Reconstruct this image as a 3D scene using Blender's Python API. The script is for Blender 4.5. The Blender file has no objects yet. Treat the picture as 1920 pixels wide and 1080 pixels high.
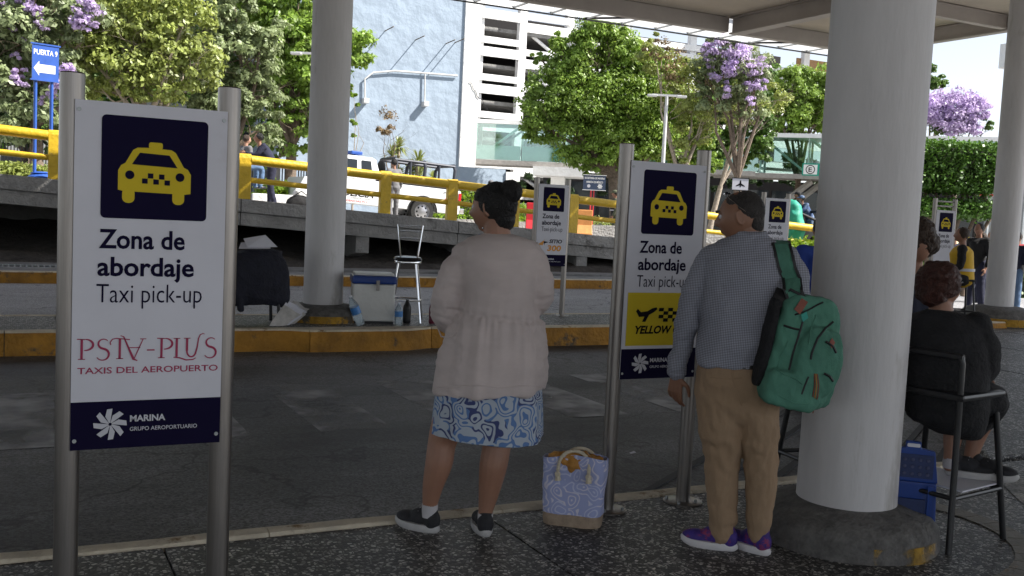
import bpy, bmesh, math, random
import numpy as np
from mathutils import Vector, Matrix, noise
from mathutils.bvhtree import BVHTree
PI = math.pi
R = math.radians
sc = bpy.context.scene
C = sc.collection
random.seed(7); rng = np.random.default_rng(7)

# ------------------------------------------------------------------ camera, sky, sun, exposure
EYE = Vector((0, 0, 1.52)); FPX = 1890.0
yaw, pitch, roll = R(26.8), math.atan(145/FPX), math.atan(0.0485)
fw = Vector((math.sin(yaw)*math.cos(pitch), math.cos(yaw)*math.cos(pitch), -math.sin(pitch)))
r0 = Vector((math.cos(yaw), -math.sin(yaw), 0)); u0 = r0.cross(fw)
rt = r0*math.cos(roll)+u0*math.sin(roll); up = -r0*math.sin(roll)+u0*math.cos(roll)
cd = bpy.data.cameras.new('camera'); cam = bpy.data.objects.new('camera', cd); C.objects.link(cam)
cam.matrix_world = Matrix(((rt.x, up.x, -fw.x, EYE.x), (rt.y, up.y, -fw.y, EYE.y), (rt.z, up.z, -fw.z, EYE.z), (0, 0, 0, 1)))
cd.sensor_width = 36; cd.lens = FPX/1920*36; cd.clip_end = 3000; cd.clip_start = .05
sc.camera = cam

SUN = Vector((1.55, -1.0, 1.97)).normalized()
el = math.asin(SUN.z); az = math.atan2(SUN.x, SUN.y)
w = bpy.data.worlds.new('World'); sc.world = w; w.use_nodes = True
nt = w.node_tree; bg = nt.nodes['Background']
sky = nt.nodes.new('ShaderNodeTexSky'); sky.sky_type = 'NISHITA'; sky.sun_disc = False
sky.sun_elevation = el; sky.sun_rotation = az; sky.dust_density = 3.0; sky.altitude = 2200; sky.air_density = 1.0
hz = nt.nodes.new('ShaderNodeHueSaturation'); hz.inputs['Saturation'].default_value = .42
nt.links.new(sky.outputs[0], hz.inputs['Color']); nt.links.new(hz.outputs[0], bg.inputs[0]); bg.inputs[1].default_value = .10
sd = bpy.data.lights.new('sun', 'SUN'); sd.energy = 5.0; sd.angle = R(.6); sd.color = (1, .95, .87)
so = bpy.data.objects.new('sun', sd); C.objects.link(so); so.rotation_euler = SUN.to_track_quat('Z', 'Y').to_euler()
sc.view_settings.view_transform = 'Standard'; sc.view_settings.look = 'None'
sc.view_settings.exposure = 1.1; sc.view_settings.gamma = 1; sc.view_settings.use_curve_mapping = False

def ray(px, py): return fw + rt*((px-960)/FPX) - up*((py-540)/FPX)
def at(px, py, k): return EYE + ray(px, py)*k            # point of the place seen there, k metres ahead
def atY(px, py, y):
    d = ray(px, py); return EYE + d*(y/d.y)
def atZ(px, py, z):
    d = ray(px, py); return EYE + d*((z-EYE.z)/d.z)
def street_z(x): return max(-.14, 1.60-.056*x)

# ------------------------------------------------------------------ materials
MATS = {}
def mat(name, col, rough=.6, metal=0., var=.12, scale=6., bump=.0, bscale=80., col2=None, mask=None, stretch=None, spec=None, island=0., coat=0.):
    """principled with broken-up colour; col2 shows through where a coarse noise passes 'mask'"""
    if name in MATS: return MATS[name]
    m = bpy.data.materials.new(name); m.use_nodes = True; MATS[name] = m
    n = m.node_tree.nodes; L = m.node_tree.links; b = n['Principled BSDF']
    b.inputs['Roughness'].default_value = rough; b.inputs['Metallic'].default_value = metal
    if spec is not None: b.inputs['Specular IOR Level'].default_value = spec
    if coat: b.inputs['Coat Weight'].default_value = coat
    tc = n.new('ShaderNodeTexCoord'); vec = tc.outputs['Object']
    if stretch:
        mp = n.new('ShaderNodeMapping'); mp.inputs['Scale'].default_value = stretch; L.new(vec, mp.inputs[0]); vec = mp.outputs[0]
    nz = n.new('ShaderNodeTexNoise'); nz.inputs['Scale'].default_value = scale; nz.inputs['Detail'].default_value = 6; nz.inputs['Roughness'].default_value = .65
    L.new(vec, nz.inputs['Vector'])
    c = (*col, 1)
    mix = n.new('ShaderNodeMix'); mix.data_type = 'RGBA'
    mix.inputs[6].default_value = tuple(x*(1-var) for x in col)+(1,); mix.inputs[7].default_value = tuple(min(1, x*(1+var)) for x in col)+(1,)
    mr = n.new('ShaderNodeMapRange'); mr.inputs[1].default_value = .3; mr.inputs[2].default_value = .7; L.new(nz.outputs[0], mr.inputs[0]); L.new(mr.outputs[0], mix.inputs[0])
    out = mix.outputs[2]
    if col2 is not None:
        n2 = n.new('ShaderNodeTexNoise'); n2.inputs['Scale'].default_value = scale*.6; n2.inputs['Detail'].default_value = 9; n2.inputs['Roughness'].default_value = .7
        L.new(vec, n2.inputs['Vector'])
        m2 = n.new('ShaderNodeMapRange'); m2.inputs[1].default_value = mask; m2.inputs[2].default_value = mask+.07; L.new(n2.outputs[0], m2.inputs[0])
        x2 = n.new('ShaderNodeMix'); x2.data_type = 'RGBA'; L.new(m2.outputs[0], x2.inputs[0]); L.new(out, x2.inputs[6]); x2.inputs[7].default_value = (*col2, 1); out = x2.outputs[2]
    if island:
        g = n.new('ShaderNodeNewGeometry'); hs = n.new('ShaderNodeHueSaturation')
        a = n.new('ShaderNodeMapRange'); a.inputs[3].default_value = 1-island; a.inputs[4].default_value = 1+island
        L.new(g.outputs['Random Per Island'], a.inputs[0]); L.new(a.outputs[0], hs.inputs['Value']); L.new(out, hs.inputs['Color']); out = hs.outputs[0]
    L.new(out, b.inputs['Base Color'])
    if bump:
        n3 = n.new('ShaderNodeTexNoise'); n3.inputs['Scale'].default_value = bscale; n3.inputs['Detail'].default_value = 5; L.new(vec, n3.inputs['Vector'])
        bp = n.new('ShaderNodeBump'); bp.inputs['Strength'].default_value = bump; bp.inputs['Distance'].default_value = 1.5/bscale
        L.new(n3.outputs[0], bp.inputs['Height']); L.new(bp.outputs[0], b.inputs['Normal'])
    return m

def nodes_of(m): return m.node_tree.nodes, m.node_tree.links, m.node_tree.nodes['Principled BSDF']

def leaf_mat(name, col, var=.35, trans=.3, rough=.45):
    m = mat(name, col, rough, var=var, scale=.9, island=.3)
    n, L, b = nodes_of(m)
    t = n.new('ShaderNodeBsdfTranslucent'); mx = n.new('ShaderNodeMixShader'); mx.inputs[0].default_value = trans
    src = b.inputs['Base Color'].links[0].from_socket
    hs = n.new('ShaderNodeHueSaturation'); hs.inputs['Value'].default_value = 1.6; hs.inputs['Hue'].default_value = .485
    L.new(src, hs.inputs['Color']); L.new(hs.outputs[0], t.inputs[0])
    L.new(b.outputs[0], mx.inputs[1]); L.new(t.outputs[0], mx.inputs[2]); L.new(mx.outputs[0], n['Material Output'].inputs[0])
    return m

def pebble_mat():
    m = bpy.data.materials.new('pebble_terrazzo'); m.use_nodes = True
    n, L, b = nodes_of(m)
    g = n.new('ShaderNodeNewGeometry')
    v = n.new('ShaderNodeTexVoronoi'); v.inputs['Scale'].default_value = 56; v.feature = 'F1'; v.inputs['Randomness'].default_value = 1
    L.new(g.outputs['Position'], v.inputs['Vector'])
    ve = n.new('ShaderNodeTexVoronoi'); ve.inputs['Scale'].default_value = 56; ve.feature = 'DISTANCE_TO_EDGE'; L.new(g.outputs['Position'], ve.inputs['Vector'])
    sx = n.new('ShaderNodeSeparateColor'); L.new(v.outputs['Color'], sx.inputs[0])
    r = n.new('ShaderNodeValToRGB'); r.color_ramp.interpolation = 'CONSTANT'
    e = r.color_ramp.elements; e[0].position = 0; e[0].color = (.035, .035, .035, 1); e[1].position = .30; e[1].color = (.10, .097, .09, 1)
    for p, c in ((.46, (.25, .24, .23)), (.64, (.45, .44, .42)), (.84, (.68, .66, .62))):
        q = e.new(p); q.color = (*c, 1)
    L.new(sx.outputs[0], r.inputs[0])
    ed = n.new('ShaderNodeMapRange'); ed.inputs[1].default_value = .06; ed.inputs[2].default_value = .16; L.new(ve.outputs[0], ed.inputs[0])
    mx = n.new('ShaderNodeMix'); mx.data_type = 'RGBA'; mx.inputs[6].default_value = (.03, .029, .028, 1); L.new(ed.outputs[0], mx.inputs[0]); L.new(r.outputs[0], mx.inputs[7])
    d = n.new('ShaderNodeTexNoise'); d.inputs['Scale'].default_value = 1.3; d.inputs['Detail'].default_value = 5; L.new(g.outputs['Position'], d.inputs['Vector'])
    dm = n.new('ShaderNodeMapRange'); dm.inputs[1].default_value = .35; dm.inputs[2].default_value = .7; dm.inputs[3].default_value = .55; dm.inputs[4].default_value = 1.15; L.new(d.outputs[0], dm.inputs[0])
    hs = n.new('ShaderNodeHueSaturation'); L.new(dm.outputs[0], hs.inputs['Value']); L.new(mx.outputs[2], hs.inputs['Color']); L.new(hs.outputs[0], b.inputs['Base Color'])
    bp = n.new('ShaderNodeBump'); bp.inputs['Strength'].default_value = .5; bp.inputs['Distance'].default_value = .004; L.new(ed.outputs[0], bp.inputs['Height']); L.new(bp.outputs[0], b.inputs['Normal'])
    b.inputs['Roughness'].default_value = .5
    return m

def asphalt_mat(name, base, pale, lo, hi, sc_=.35):
    m = bpy.data.materials.new(name); m.use_nodes = True; n, L, b = nodes_of(m)
    g = n.new('ShaderNodeNewGeometry')
    a = n.new('ShaderNodeTexNoise'); a.inputs['Scale'].default_value = sc_; a.inputs['Detail'].default_value = 8; a.inputs['Roughness'].default_value = .62
    mp = n.new('ShaderNodeMapping'); mp.inputs['Scale'].default_value = (.6, 1.6, 1); L.new(g.outputs['Position'], mp.inputs[0]); L.new(mp.outputs[0], a.inputs['Vector'])
    mr = n.new('ShaderNodeMapRange'); mr.inputs[1].default_value = lo; mr.inputs[2].default_value = hi; L.new(a.outputs[0], mr.inputs[0])
    mx = n.new('ShaderNodeMix'); mx.data_type = 'RGBA'; mx.inputs[6].default_value = (*base, 1); mx.inputs[7].default_value = (*pale, 1); L.new(mr.outputs[0], mx.inputs[0])
    f = n.new('ShaderNodeTexVoronoi'); f.inputs['Scale'].default_value = 90; L.new(g.outputs['Position'], f.inputs['Vector'])
    s2 = n.new('ShaderNodeSeparateColor'); L.new(f.outputs['Color'], s2.inputs[0])
    fm = n.new('ShaderNodeMapRange'); fm.inputs[3].default_value = .4; fm.inputs[4].default_value = 1.8; L.new(s2.outputs[0], fm.inputs[0])
    hs = n.new('ShaderNodeHueSaturation'); L.new(fm.outputs[0], hs.inputs['Value']); L.new(mx.outputs[2], hs.inputs['Color'])
    # oil drips
    o = n.new('ShaderNodeTexNoise'); o.inputs['Scale'].default_value = 3.2; o.inputs['Detail'].default_value = 3; L.new(g.outputs['Position'], o.inputs['Vector'])
    om = n.new('ShaderNodeMapRange'); om.inputs[1].default_value = .64; om.inputs[2].default_value = .74; om.inputs[3].default_value = 1; om.inputs[4].default_value = .55; L.new(o.outputs[0], om.inputs[0])
    h2 = n.new('ShaderNodeHueSaturation'); L.new(om.outputs[0], h2.inputs['Value']); L.new(hs.outputs[0], h2.inputs['Color']); L.new(h2.outputs[0], b.inputs['Base Color'])
    # cracks: thin warped cell borders, broken up by a mask
    wn = n.new('ShaderNodeTexNoise'); wn.inputs['Scale'].default_value = 2.5; wn.inputs['Detail'].default_value = 4; L.new(g.outputs['Position'], wn.inputs['Vector'])
    wa = n.new('ShaderNodeVectorMath'); wa.operation = 'MULTIPLY_ADD'; wa.inputs[1].default_value = (.7, .7, .7); L.new(wn.outputs['Color'], wa.inputs[0]); L.new(g.outputs['Position'], wa.inputs[2])
    cv = n.new('ShaderNodeTexVoronoi'); cv.feature = 'DISTANCE_TO_EDGE'; cv.inputs['Scale'].default_value = .55; L.new(wa.outputs[0], cv.inputs['Vector'])
    cm = n.new('ShaderNodeMapRange'); cm.inputs[1].default_value = .002; cm.inputs[2].default_value = .012; cm.inputs[3].default_value = .35; cm.inputs[4].default_value = 1; L.new(cv.outputs[0], cm.inputs[0])
    h3 = n.new('ShaderNodeHueSaturation'); L.new(cm.outputs[0], h3.inputs['Value']); L.new(h2.outputs[0], h3.inputs['Color']); L.new(h3.outputs[0], b.inputs['Base Color'])
    bp = n.new('ShaderNodeBump'); bp.inputs['Strength'].default_value = .45; bp.inputs['Distance'].default_value = .004; L.new(f.outputs['Distance'], bp.inputs['Height']); L.new(bp.outputs[0], b.inputs['Normal'])
    b.inputs['Roughness'].default_value = .6
    return m

# ------------------------------------------------------------------ mesh helpers
class MB:
    def __init__(s): s.v = []; s.f = []
    def add(s, V, F):
        o = len(s.v); s.v += [tuple(p) for p in V]; s.f += [tuple(i+o for i in f) for f in F]; return s
    def box(s, a, b, rot=None, at=None):
        x0, y0, z0 = a; x1, y1, z1 = b
        V = [Vector(p) for p in ((x0, y0, z0), (x1, y0, z0), (x1, y1, z0), (x0, y1, z0), (x0, y0, z1), (x1, y0, z1), (x1, y1, z1), (x0, y1, z1))]
        if rot is not None: V = [rot @ p for p in V]
        if at is not None: V = [p+Vector(at) for p in V]
        return s.add(V, [(0, 3, 2, 1), (4, 5, 6, 7), (0, 1, 5, 4), (1, 2, 6, 5), (2, 3, 7, 6), (3, 0, 4, 7)])
    def tube(s, pts, rad, seg=10, cap=True, flat=1.0):
        pts = [Vector(p) for p in pts]; n = len(pts)
        if not hasattr(rad, '__len__'): rad = [rad]*n
        V = []; prev = None
        for i, p in enumerate(pts):
            t = (pts[min(i+1, n-1)]-pts[max(i-1, 0)])
            t = t.normalized() if t.length > 1e-9 else Vector((0, 0, 1))
            if prev is None:
                a = Vector((0, 0, 1)) if abs(t.z) < .9 else Vector((1, 0, 0))
                u = t.cross(a).normalized()
            else: u = (prev-t*prev.dot(t)).normalized()
            prev = u; w_ = t.cross(u)
            for k in range(seg):
                q = 2*PI*k/seg; V.append(p+(u*math.cos(q)+w_*math.sin(q)*flat)*rad[i])
        F = [(i*seg+k, i*seg+(k+1) % seg, (i+1)*seg+(k+1) % seg, (i+1)*seg+k) for i in range(n-1) for k in range(seg)]
        if cap: F += [tuple(range(seg))[::-1], tuple((n-1)*seg+k for k in range(seg))]
        return s.add(V, F)
    def lathe(s, prof, seg=24, c=(0, 0, 0)):
        V = [(c[0]+r*math.cos(2*PI*k/seg), c[1]+r*math.sin(2*PI*k/seg), c[2]+z) for r, z in prof for k in range(seg)]
        n = len(prof)
        F = [(i*seg+k, i*seg+(k+1) % seg, (i+1)*seg+(k+1) % seg, (i+1)*seg+k) for i in range(n-1) for k in range(seg)]
        F += [tuple(range(seg))[::-1], tuple((n-1)*seg+k for k in range(seg))]
        return s.add(V, F)
    def loft(s, rings, cap=True):
        seg = len(rings[0]); V = [p for r in rings for p in r]; n = len(rings)
        F = [(i*seg+k, i*seg+(k+1) % seg, (i+1)*seg+(k+1) % seg, (i+1)*seg+k) for i in range(n-1) for k in range(seg)]
        if cap: F += [tuple(range(seg))[::-1], tuple((n-1)*seg+k for k in range(seg))]
        return s.add(V, F)
    def ell(s, c, r, seg=14, rings=9, rot=None, fn=None):
        V = []; c = Vector(c)
        if not hasattr(r, '__len__'): r = (r, r, r)
        for i in range(rings+1):
            th = PI*(i+.02 if i == 0 else i-.02 if i == rings else i)/rings
            for k in range(seg):
                ph = 2*PI*k/seg
                d = Vector((math.sin(th)*math.cos(ph), math.sin(th)*math.sin(ph), -math.cos(th)))
                p = Vector((d.x*r[0], d.y*r[1], d.z*r[2]))
                if fn: p = fn(d, p)
                if rot is not None: p = rot @ p
                V.append(c+p)
        F = [(i*seg+k, i*seg+(k+1) % seg, (i+1)*seg+(k+1) % seg, (i+1)*seg+k) for i in range(rings) for k in range(seg)]
        F += [tuple(range(seg))[::-1], tuple(rings*seg+k for k in range(seg))]
        return s.add(V, F)
    def cap(s, p0, p1, r0, r1=None, seg=12):
        p0 = Vector(p0); p1 = Vector(p1); r1 = r0 if r1 is None else r1
        d = (p1-p0); t = d.normalized() if d.length > 1e-6 else Vector((0, 0, 1))
        P = []; rr = []
        for q in (-80, -50, -20): P.append(p0+t*r0*math.sin(R(q))); rr.append(r0*math.cos(R(q)))
        for q in (20, 50, 80): P.append(p1+t*r1*math.sin(R(q))); rr.append(r1*math.cos(R(q)))
        return s.tube(P, rr, seg)
    def prism(s, poly, y0, y1):           # polygon in x,z extruded along y
        n = len(poly); V = [(x, y0, z) for x, z in poly]+[(x, y1, z) for x, z in poly]
        F = [tuple(range(n)), tuple(range(2*n-1, n-1, -1))]+[(i, i+n, (i+1) % n+n, (i+1) % n) for i in range(n)]
        return s.add(V, F)
    def prismx(s, poly, x0, x1):          # polygon in y,z extruded along x
        n = len(poly); V = [(x0, y, z) for y, z in poly]+[(x1, y, z) for y, z in poly]
        F = [tuple(range(n))[::-1], tuple(range(n, 2*n))]+[(i, (i+1) % n, (i+1) % n+n, i+n) for i in range(n)]
        return s.add(V, F)
    def mesh(s, name='m'):
        me = bpy.data.meshes.new(name); me.from_pydata(s.v, [], s.f); me.update(); return me
    def build(s, name, m, parent=None, smooth=False, bevel=0, fix=True):
        me = s.mesh(name)
        if fix or bevel:
            bm = bmesh.new(); bm.from_mesh(me)
            if fix: bmesh.ops.recalc_face_normals(bm, faces=bm.faces)
            if bevel:
                es = [e for e in bm.edges if len(e.link_faces) == 2 and e.calc_face_angle(0) > .6]
                bmesh.ops.bevel(bm, geom=es, offset=bevel, segments=2, affect='EDGES', profile=.6)
            bm.to_mesh(me); bm.free()
        return link(name, me, m, parent, smooth)

def link(name, me, m, parent=None, smooth=False):
    if m is not None and not me.materials: me.materials.append(m)
    if smooth: auto_smooth(me)
    o = bpy.data.objects.new(name, me); C.objects.link(o)
    if parent is not None: o.parent = parent
    return o
def auto_smooth(me, ang=40):
    me.shade_smooth()
    try: me.set_sharp_from_angle(angle=R(ang))
    except Exception: pass
def tag(o, label=None, cat=None, group=None, kind=None):
    if label: o['label'] = label
    if cat: o['category'] = cat
    if group: o['group'] = group
    if kind: o['kind'] = kind
    return o
def thing(name, label, cat, loc=(0, 0, 0), rz=0, group=None):
    o = bpy.data.objects.new(name, None); C.objects.link(o); o.location = loc; o.rotation_euler = (0, 0, rz); o.empty_display_size = .1
    return tag(o, label, cat, group)
def struct(name, mb, m, smooth=False, **k): return tag(mb.build(name, m, smooth=smooth, **k), kind='structure')
def copy_tree(o, parent=None, lvl=0):
    c = o.copy(); C.objects.link(c); c.parent = parent
    for ch in list(o.children): copy_tree(ch, c, lvl+1)
    return c
def lump(mb, voxel, smooth=2, disp=None):
    """one continuous skin over the overlapping closed pieces in mb"""
    me = mb.mesh('lump'); bm = bmesh.new(); bm.from_mesh(me); bmesh.ops.recalc_face_normals(bm, faces=bm.faces); bm.to_mesh(me); bm.free()
    o = bpy.data.objects.new('tmp', me); C.objects.link(o)
    md = o.modifiers.new('r', 'REMESH'); md.mode = 'VOXEL'; md.voxel_size = voxel
    if smooth: s = o.modifiers.new('s', 'SMOOTH'); s.iterations = smooth; s.factor = .5
    dg = bpy.context.evaluated_depsgraph_get(); dg.update()
    res = bpy.data.meshes.new_from_object(o.evaluated_get(dg)); bpy.data.objects.remove(o); bpy.data.meshes.remove(me)
    if disp:
        ns = [v.normal.copy() for v in res.vertices]
        for v, nn in zip(res.vertices, ns): v.co += nn*disp(v.co, nn)
    res.shade_smooth(); res.materials.clear(); return res
def fbm(p, s, o=3): return noise.fractal(Vector(p)*s, 1.0, 2.0, o)

_cap = {}
def text(s, m, parent, x, z, w, cap, y=-.0015, bold=0., shear=0., name='lettering', depth=.0006, align='L', plane=None):
    cu = bpy.data.curves.new('t', 'FONT'); cu.body = s; cu.size = 1; cu.offset = bold; cu.shear = shear; cu.resolution_u = 3
    o = bpy.data.objects.new('t', cu); C.objects.link(o); dg = bpy.context.evaluated_depsgraph_get(); dg.update()
    me = bpy.data.meshes.new_from_object(o.evaluated_get(dg)); bpy.data.objects.remove(o); bpy.data.curves.remove(cu)
    n = len(me.vertices); co = np.empty(n*3); me.vertices.foreach_get('co', co); co = co.reshape(-1, 3)
    x0, x1 = co[:, 0].min(), co[:, 0].max(); k = w/(x1-x0); kz = cap/.729
    if align == 'C': x = x-w/2
    nc = np.stack([x+(co[:, 0]-x0)*k, np.full(n, y), z+co[:, 1]*kz], 1)
    me.vertices.foreach_set('co', nc.ravel()); me.materials.clear(); me.update()
    return link(name, me, m, parent)
def plate(poly, m, parent, name, y=-.001, th=.001):   # flat print facing -y
    b = MB(); b.prism(poly, y-th, y); return b.build(name, m, parent)
def rrect(x0, z0, x1, z1, r, n=5):
    P = []
    for cx, cz, a in ((x1-r, z0+r, -90), (x1-r, z1-r, 0), (x0+r, z1-r, 90), (x0+r, z0+r, 180)):
        for i in range(n+1): q = R(a+90*i/n); P.append((cx+r*math.cos(q), cz+r*math.sin(q)))
    return P
def circ(cx, cz, r, n=18): return [(cx+r*math.cos(2*PI*i/n), cz+r*math.sin(2*PI*i/n)) for i in range(n)]
def ribbon(b, pts, w, y0, y1):
    """stroke of varying width in x,z as little quads"""
    n = len(pts)
    if not hasattr(w, '__len__'): w = [w]*n
    Lp, Rp = [], []
    for i in range(n):
        a = Vector(pts[max(i-1, 0)]); c = Vector(pts[min(i+1, n-1)]); t = (c-a).normalized(); nn = Vector((-t.y, t.x)); p = Vector(pts[i])
        Lp.append(p+nn*w[i]/2); Rp.append(p-nn*w[i]/2)
    b.prism([tuple(p) for p in Lp+Rp[::-1]], y0, y1) if n < 3 else [b.prism([tuple(Lp[i]), tuple(Lp[i+1]), tuple(Rp[i+1]), tuple(Rp[i])], y0, y1) for i in range(n-1)]

# ------------------------------------------------------------------ common materials
M_pebble = pebble_mat()
M_asph = asphalt_mat('worn_asphalt', (.032, .032, .034), (.17, .17, .175), .38, .66)
M_conc_road = asphalt_mat('concrete_lane', (.22, .22, .23), (.36, .36, .38), .35, .7, .25)
M_street = asphalt_mat('street_paving', (.22, .21, .2), (.34, .33, .31), .35, .7, .2)
M_steel = mat('brushed_steel', (.27, .25, .235), .36, 1., var=.12, scale=5, stretch=(30, 30, 1), bump=.05, bscale=60)
M_chrome = mat('chrome', (.75, .75, .76), .12, 1., var=.05)
M_board = mat('board_white', (.64, .64, .70), .6, spec=.25, var=.05, scale=2.2, col2=(.58, .57, .62), mask=.58)
M_navy = mat('print_navy', (.007, .005, .028), .7, spec=.08, var=.05)
M_yel = mat('print_yellow', (.62, .47, .02), .6, spec=.2, var=.05)
M_blk = mat('print_black', (.008, .008, .009), .7, spec=.08, var=.05)
M_grey = mat('print_pale_grey', (.55, .55, .6), .5, var=.03)
M_mag = mat('print_magenta', (.33, .01, .07), .5, var=.05)
M_orange = mat('print_orange', (.65, .27, .02), .5, var=.05)
M_white = mat('white_paint', (.78, .78, .77), .5, var=.05, scale=4, bump=.1, bscale=30)
M_ypaint = mat('railing_yellow', (.62, .41, .02), .45, var=.12, scale=5, bump=.15, bscale=14, col2=(.34, .24, .06), mask=.62)
M_kerb = mat('kerb_orange', (.38, .18, .02), .75, var=.35, scale=3, bump=.5, bscale=18, col2=(.09, .07, .05), mask=.56)
M_kerbtop = mat('kerb_worn_edge', (.60, .53, .41), .7, var=.2, scale=6, bump=.4, bscale=25, col2=(.22, .13, .05), mask=.56)
M_conc = mat('raw_concrete', (.27, .265, .26), .85, var=.3, scale=1.6, bump=.5, bscale=14, col2=(.12, .115, .11), mask=.6)
M_black = mat('black_metal', (.02, .02, .022), .35, .2, var=.2, scale=20)
M_blackcloth = mat('black_cloth', (.012, .012, .014), .9, var=.3, scale=12, bump=.5, bscale=60)
M_darkrub = mat('dark_rubber', (.025, .025, .027), .7, var=.2)
M_glassd = mat('dark_glass', (.02, .025, .03), .08, 0, var=.1)
M_bark = mat('bark', (.16, .12, .09), .9, var=.4, scale=9, bump=.6, bscale=25)
M_palebark = mat('pale_bark', (.36, .30, .24), .9, var=.3, scale=9, bump=.5, bscale=25)
# ================================================================== GROUND AND ROADS
b = MB(); b.box((-400, -400, -.6), (600, 900, -.30)); struct('ground', b, M_street)
b = MB(); b.box((-40, 4.56, -.3), (5.8, 10.92, -.14)); b.box((5.8, 4.56, -.3), (60, 12.42, -.144)); struct('road', b, M_asph)
b = MB(); b.box((-40, 12.42, -.3), (60, 19.3, -.14)); struct('second_lane', b, M_conc_road)
# upper street behind the ramp parapet, falling gently to the right
b = MB(); xs = [-60, -20, 0, 10, 20, 31, 45, 60, 150]
for i in range(len(xs)-1):
    x0, x1 = xs[i], xs[i+1]; z0, z1 = street_z(x0), street_z(x1)
    b.add([(x0, 22.78, z0), (x1, 22.78, z1), (x1, 130, z1), (x0, 130, z0)], [(0, 1, 2, 3)])
struct('street', b, M_street, fix=False)
b = MB(); b.box((20, 21.9, -.3), (60, 22.78, -.145)); struct('street_apron', b, M_street)
# near pavement: cast pebble slabs with joints
side = tag(MB().box((-9, -7, -.3), (34, 4.42, -.012)).build('pavement', M_darkrub), kind='structure')
jx = 1.53; base_slab = None
def slab(x0, y0, x1, y1, z=0., parent=side):
    b = MB(); g = .005; b.box((x0+g, y0+g, z-.05), (x1-g, y1-g, z)); return b.build('paving_slab', M_pebble, parent, bevel=.003)
for i in range(-3, 14):
    for j in range(4):
        x0 = .62+i*jx; y1 = 4.44-j*jx
        slab(x0, y1-jx, x0+jx, y1)
# raised pebble crossing at the right, linking pavement and median
b = MB(); P4 = [(6.0, 4.56), (34, 4.56), (34, 12.42), (13.5, 12.42), (12.2, 10.93), (8.6, 7.4)]
b.add([(x, y, -.3) for x, y in P4]+[(x, y, .0) for x, y in P4], [tuple(range(5, -1, -1)), tuple(range(6, 12))]+[(i, (i+1) % 6, (i+1) % 6+6, i+6) for i in range(6)])
cross = tag(b.build('raised_crossing', M_pebble, bevel=.015), kind='structure')
b = MB()
for x in range(10, 30, 2): b.box((x, 4.6, -.01), (x+.012, 9.5 if x < 13 else 12.3, .003))
for y in (6.5, 8.5, 10.5): b.box((9 if y < 8 else 12.4, y, -.01), (30, y+.012, .0031))
tag(b.build('crossing_joints', M_darkrub), kind='structure')
# kerb of the near pavement, stones about a metre and a half
near_kerb = tag(MB().box((-9, 4.455, -.3), (5.8, 4.545, -.06)).build('near_kerb', M_conc), kind='structure')
for i in range(10):
    x0 = -6+i*1.18; b = MB(); rings = []
    for q in range(7):
        x = x0+.002+q*1.176/6; dy = .008*fbm((x, 0, 3), 2); dz = .006*fbm((x, 5, 1), 2.4)
        rings.append([(x, 4.445, -.10), (x, 4.442+dy, -.006+dz), (x, 4.455+dy, .012+dz), (x, 4.50+dy, .019+dz), (x, 4.54+dy, .012+dz), (x, 4.556+dy, -.012), (x, 4.556, -.139)])
    b.loft(rings); b.build('kerb_stone', M_kerbtop, near_kerb, smooth=True)
# inlaid ring of worn stone round the near column
PX, PY = 3.72, 3.60
b = MB(); 
for k in range(-13, 9):
    a0, a1 = 2*PI*k/40+.004, 2*PI*(k+1)/40-.004; V = []
    for r_, z_ in ((.86, .002), (.86, .006), (.99, .006), (.99, .002)):
        for a in (a0, a1): V.append((PX+r_*math.cos(a), PY+r_*math.sin(a)*.82, z_))
    b.add(V, [(0, 2, 3, 1), (2, 4, 5, 3), (4, 6, 7, 5), (0, 1, 7, 6), (0, 6, 4, 2), (1, 3, 5, 7)])
struct('stone_ring', b, mat('ring_stone', (.17, .15, .12), .55, var=.4, scale=7, bump=.4, col2=(.35, .18, .03), mask=.6))
# wet looking worn patch of plain stone right of the column
b = MB(); b.add([(4.95, 1.5, .003), (9, 1.5, .003), (9, 4.05, .003), (5.5, 4.1, .003), (4.95, 3.4, .003)], [(0, 1, 2, 3, 4)])
tag(b.build('worn_stone_patch', asphalt_mat('worn_stone', (.06, .06, .06), (.3, .29, .27), .38, .62, 1.6), fix=False), kind='structure')
# oblique dark raised strips across the road at the foot of the crossing
b = MB(); d = Vector((.83, .557, 0)); nn = Vector((-d.y, d.x, 0))
for i in range(6):
    p = Vector((3.15, 4.68, -.14))+Vector((.5*i, 0, 0))+nn*.02; q = p+d*(4.9-.42*i)
    b.add([p, q, q+nn*.05, p+nn*.05, p+Vector((0, 0, .012)), q+Vector((0, 0, .012)), q+nn*.05+Vector((0, 0, .012)), p+nn*.05+Vector((0, 0, .012))], [(0, 3, 2, 1), (4, 5, 6, 7), (0, 1, 5, 4), (1, 2, 6, 5), (2, 3, 7, 6), (3, 0, 4, 7)])
struct('road_strips', b, M_darkrub)
# worn orange paint on the pavement edge in front of the column
m_or = mat('worn_orange_paint', (.42, .24, .02), .8, var=.3, scale=5)
n_, L_, b_ = nodes_of(m_or); tcn = n_.new('ShaderNodeNewGeometry'); tn = n_.new('ShaderNodeTexNoise'); tn.inputs['Scale'].default_value = 6; tn.inputs['Detail'].default_value = 8; L_.new(tcn.outputs['Position'], tn.inputs['Vector'])
tm = n_.new('ShaderNodeMapRange'); tm.inputs[1].default_value = .50; tm.inputs[2].default_value = .66; L_.new(tn.outputs[0], tm.inputs[0]); L_.new(tm.outputs[0], b_.inputs['Alpha'])
b = MB(); n_a = 26
b.add([(PX+r_*math.cos(R(-118+4*i)), PY+r_*math.sin(R(-118+4*i)), z_) for i in range(n_a) for r_, z_ in ((.462, .004), (.446, .03), (.442, .075))], [(i*3+j, i*3+3+j, i*3+4+j, i*3+1+j) for i in range(n_a-1) for j in range(2)])
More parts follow.
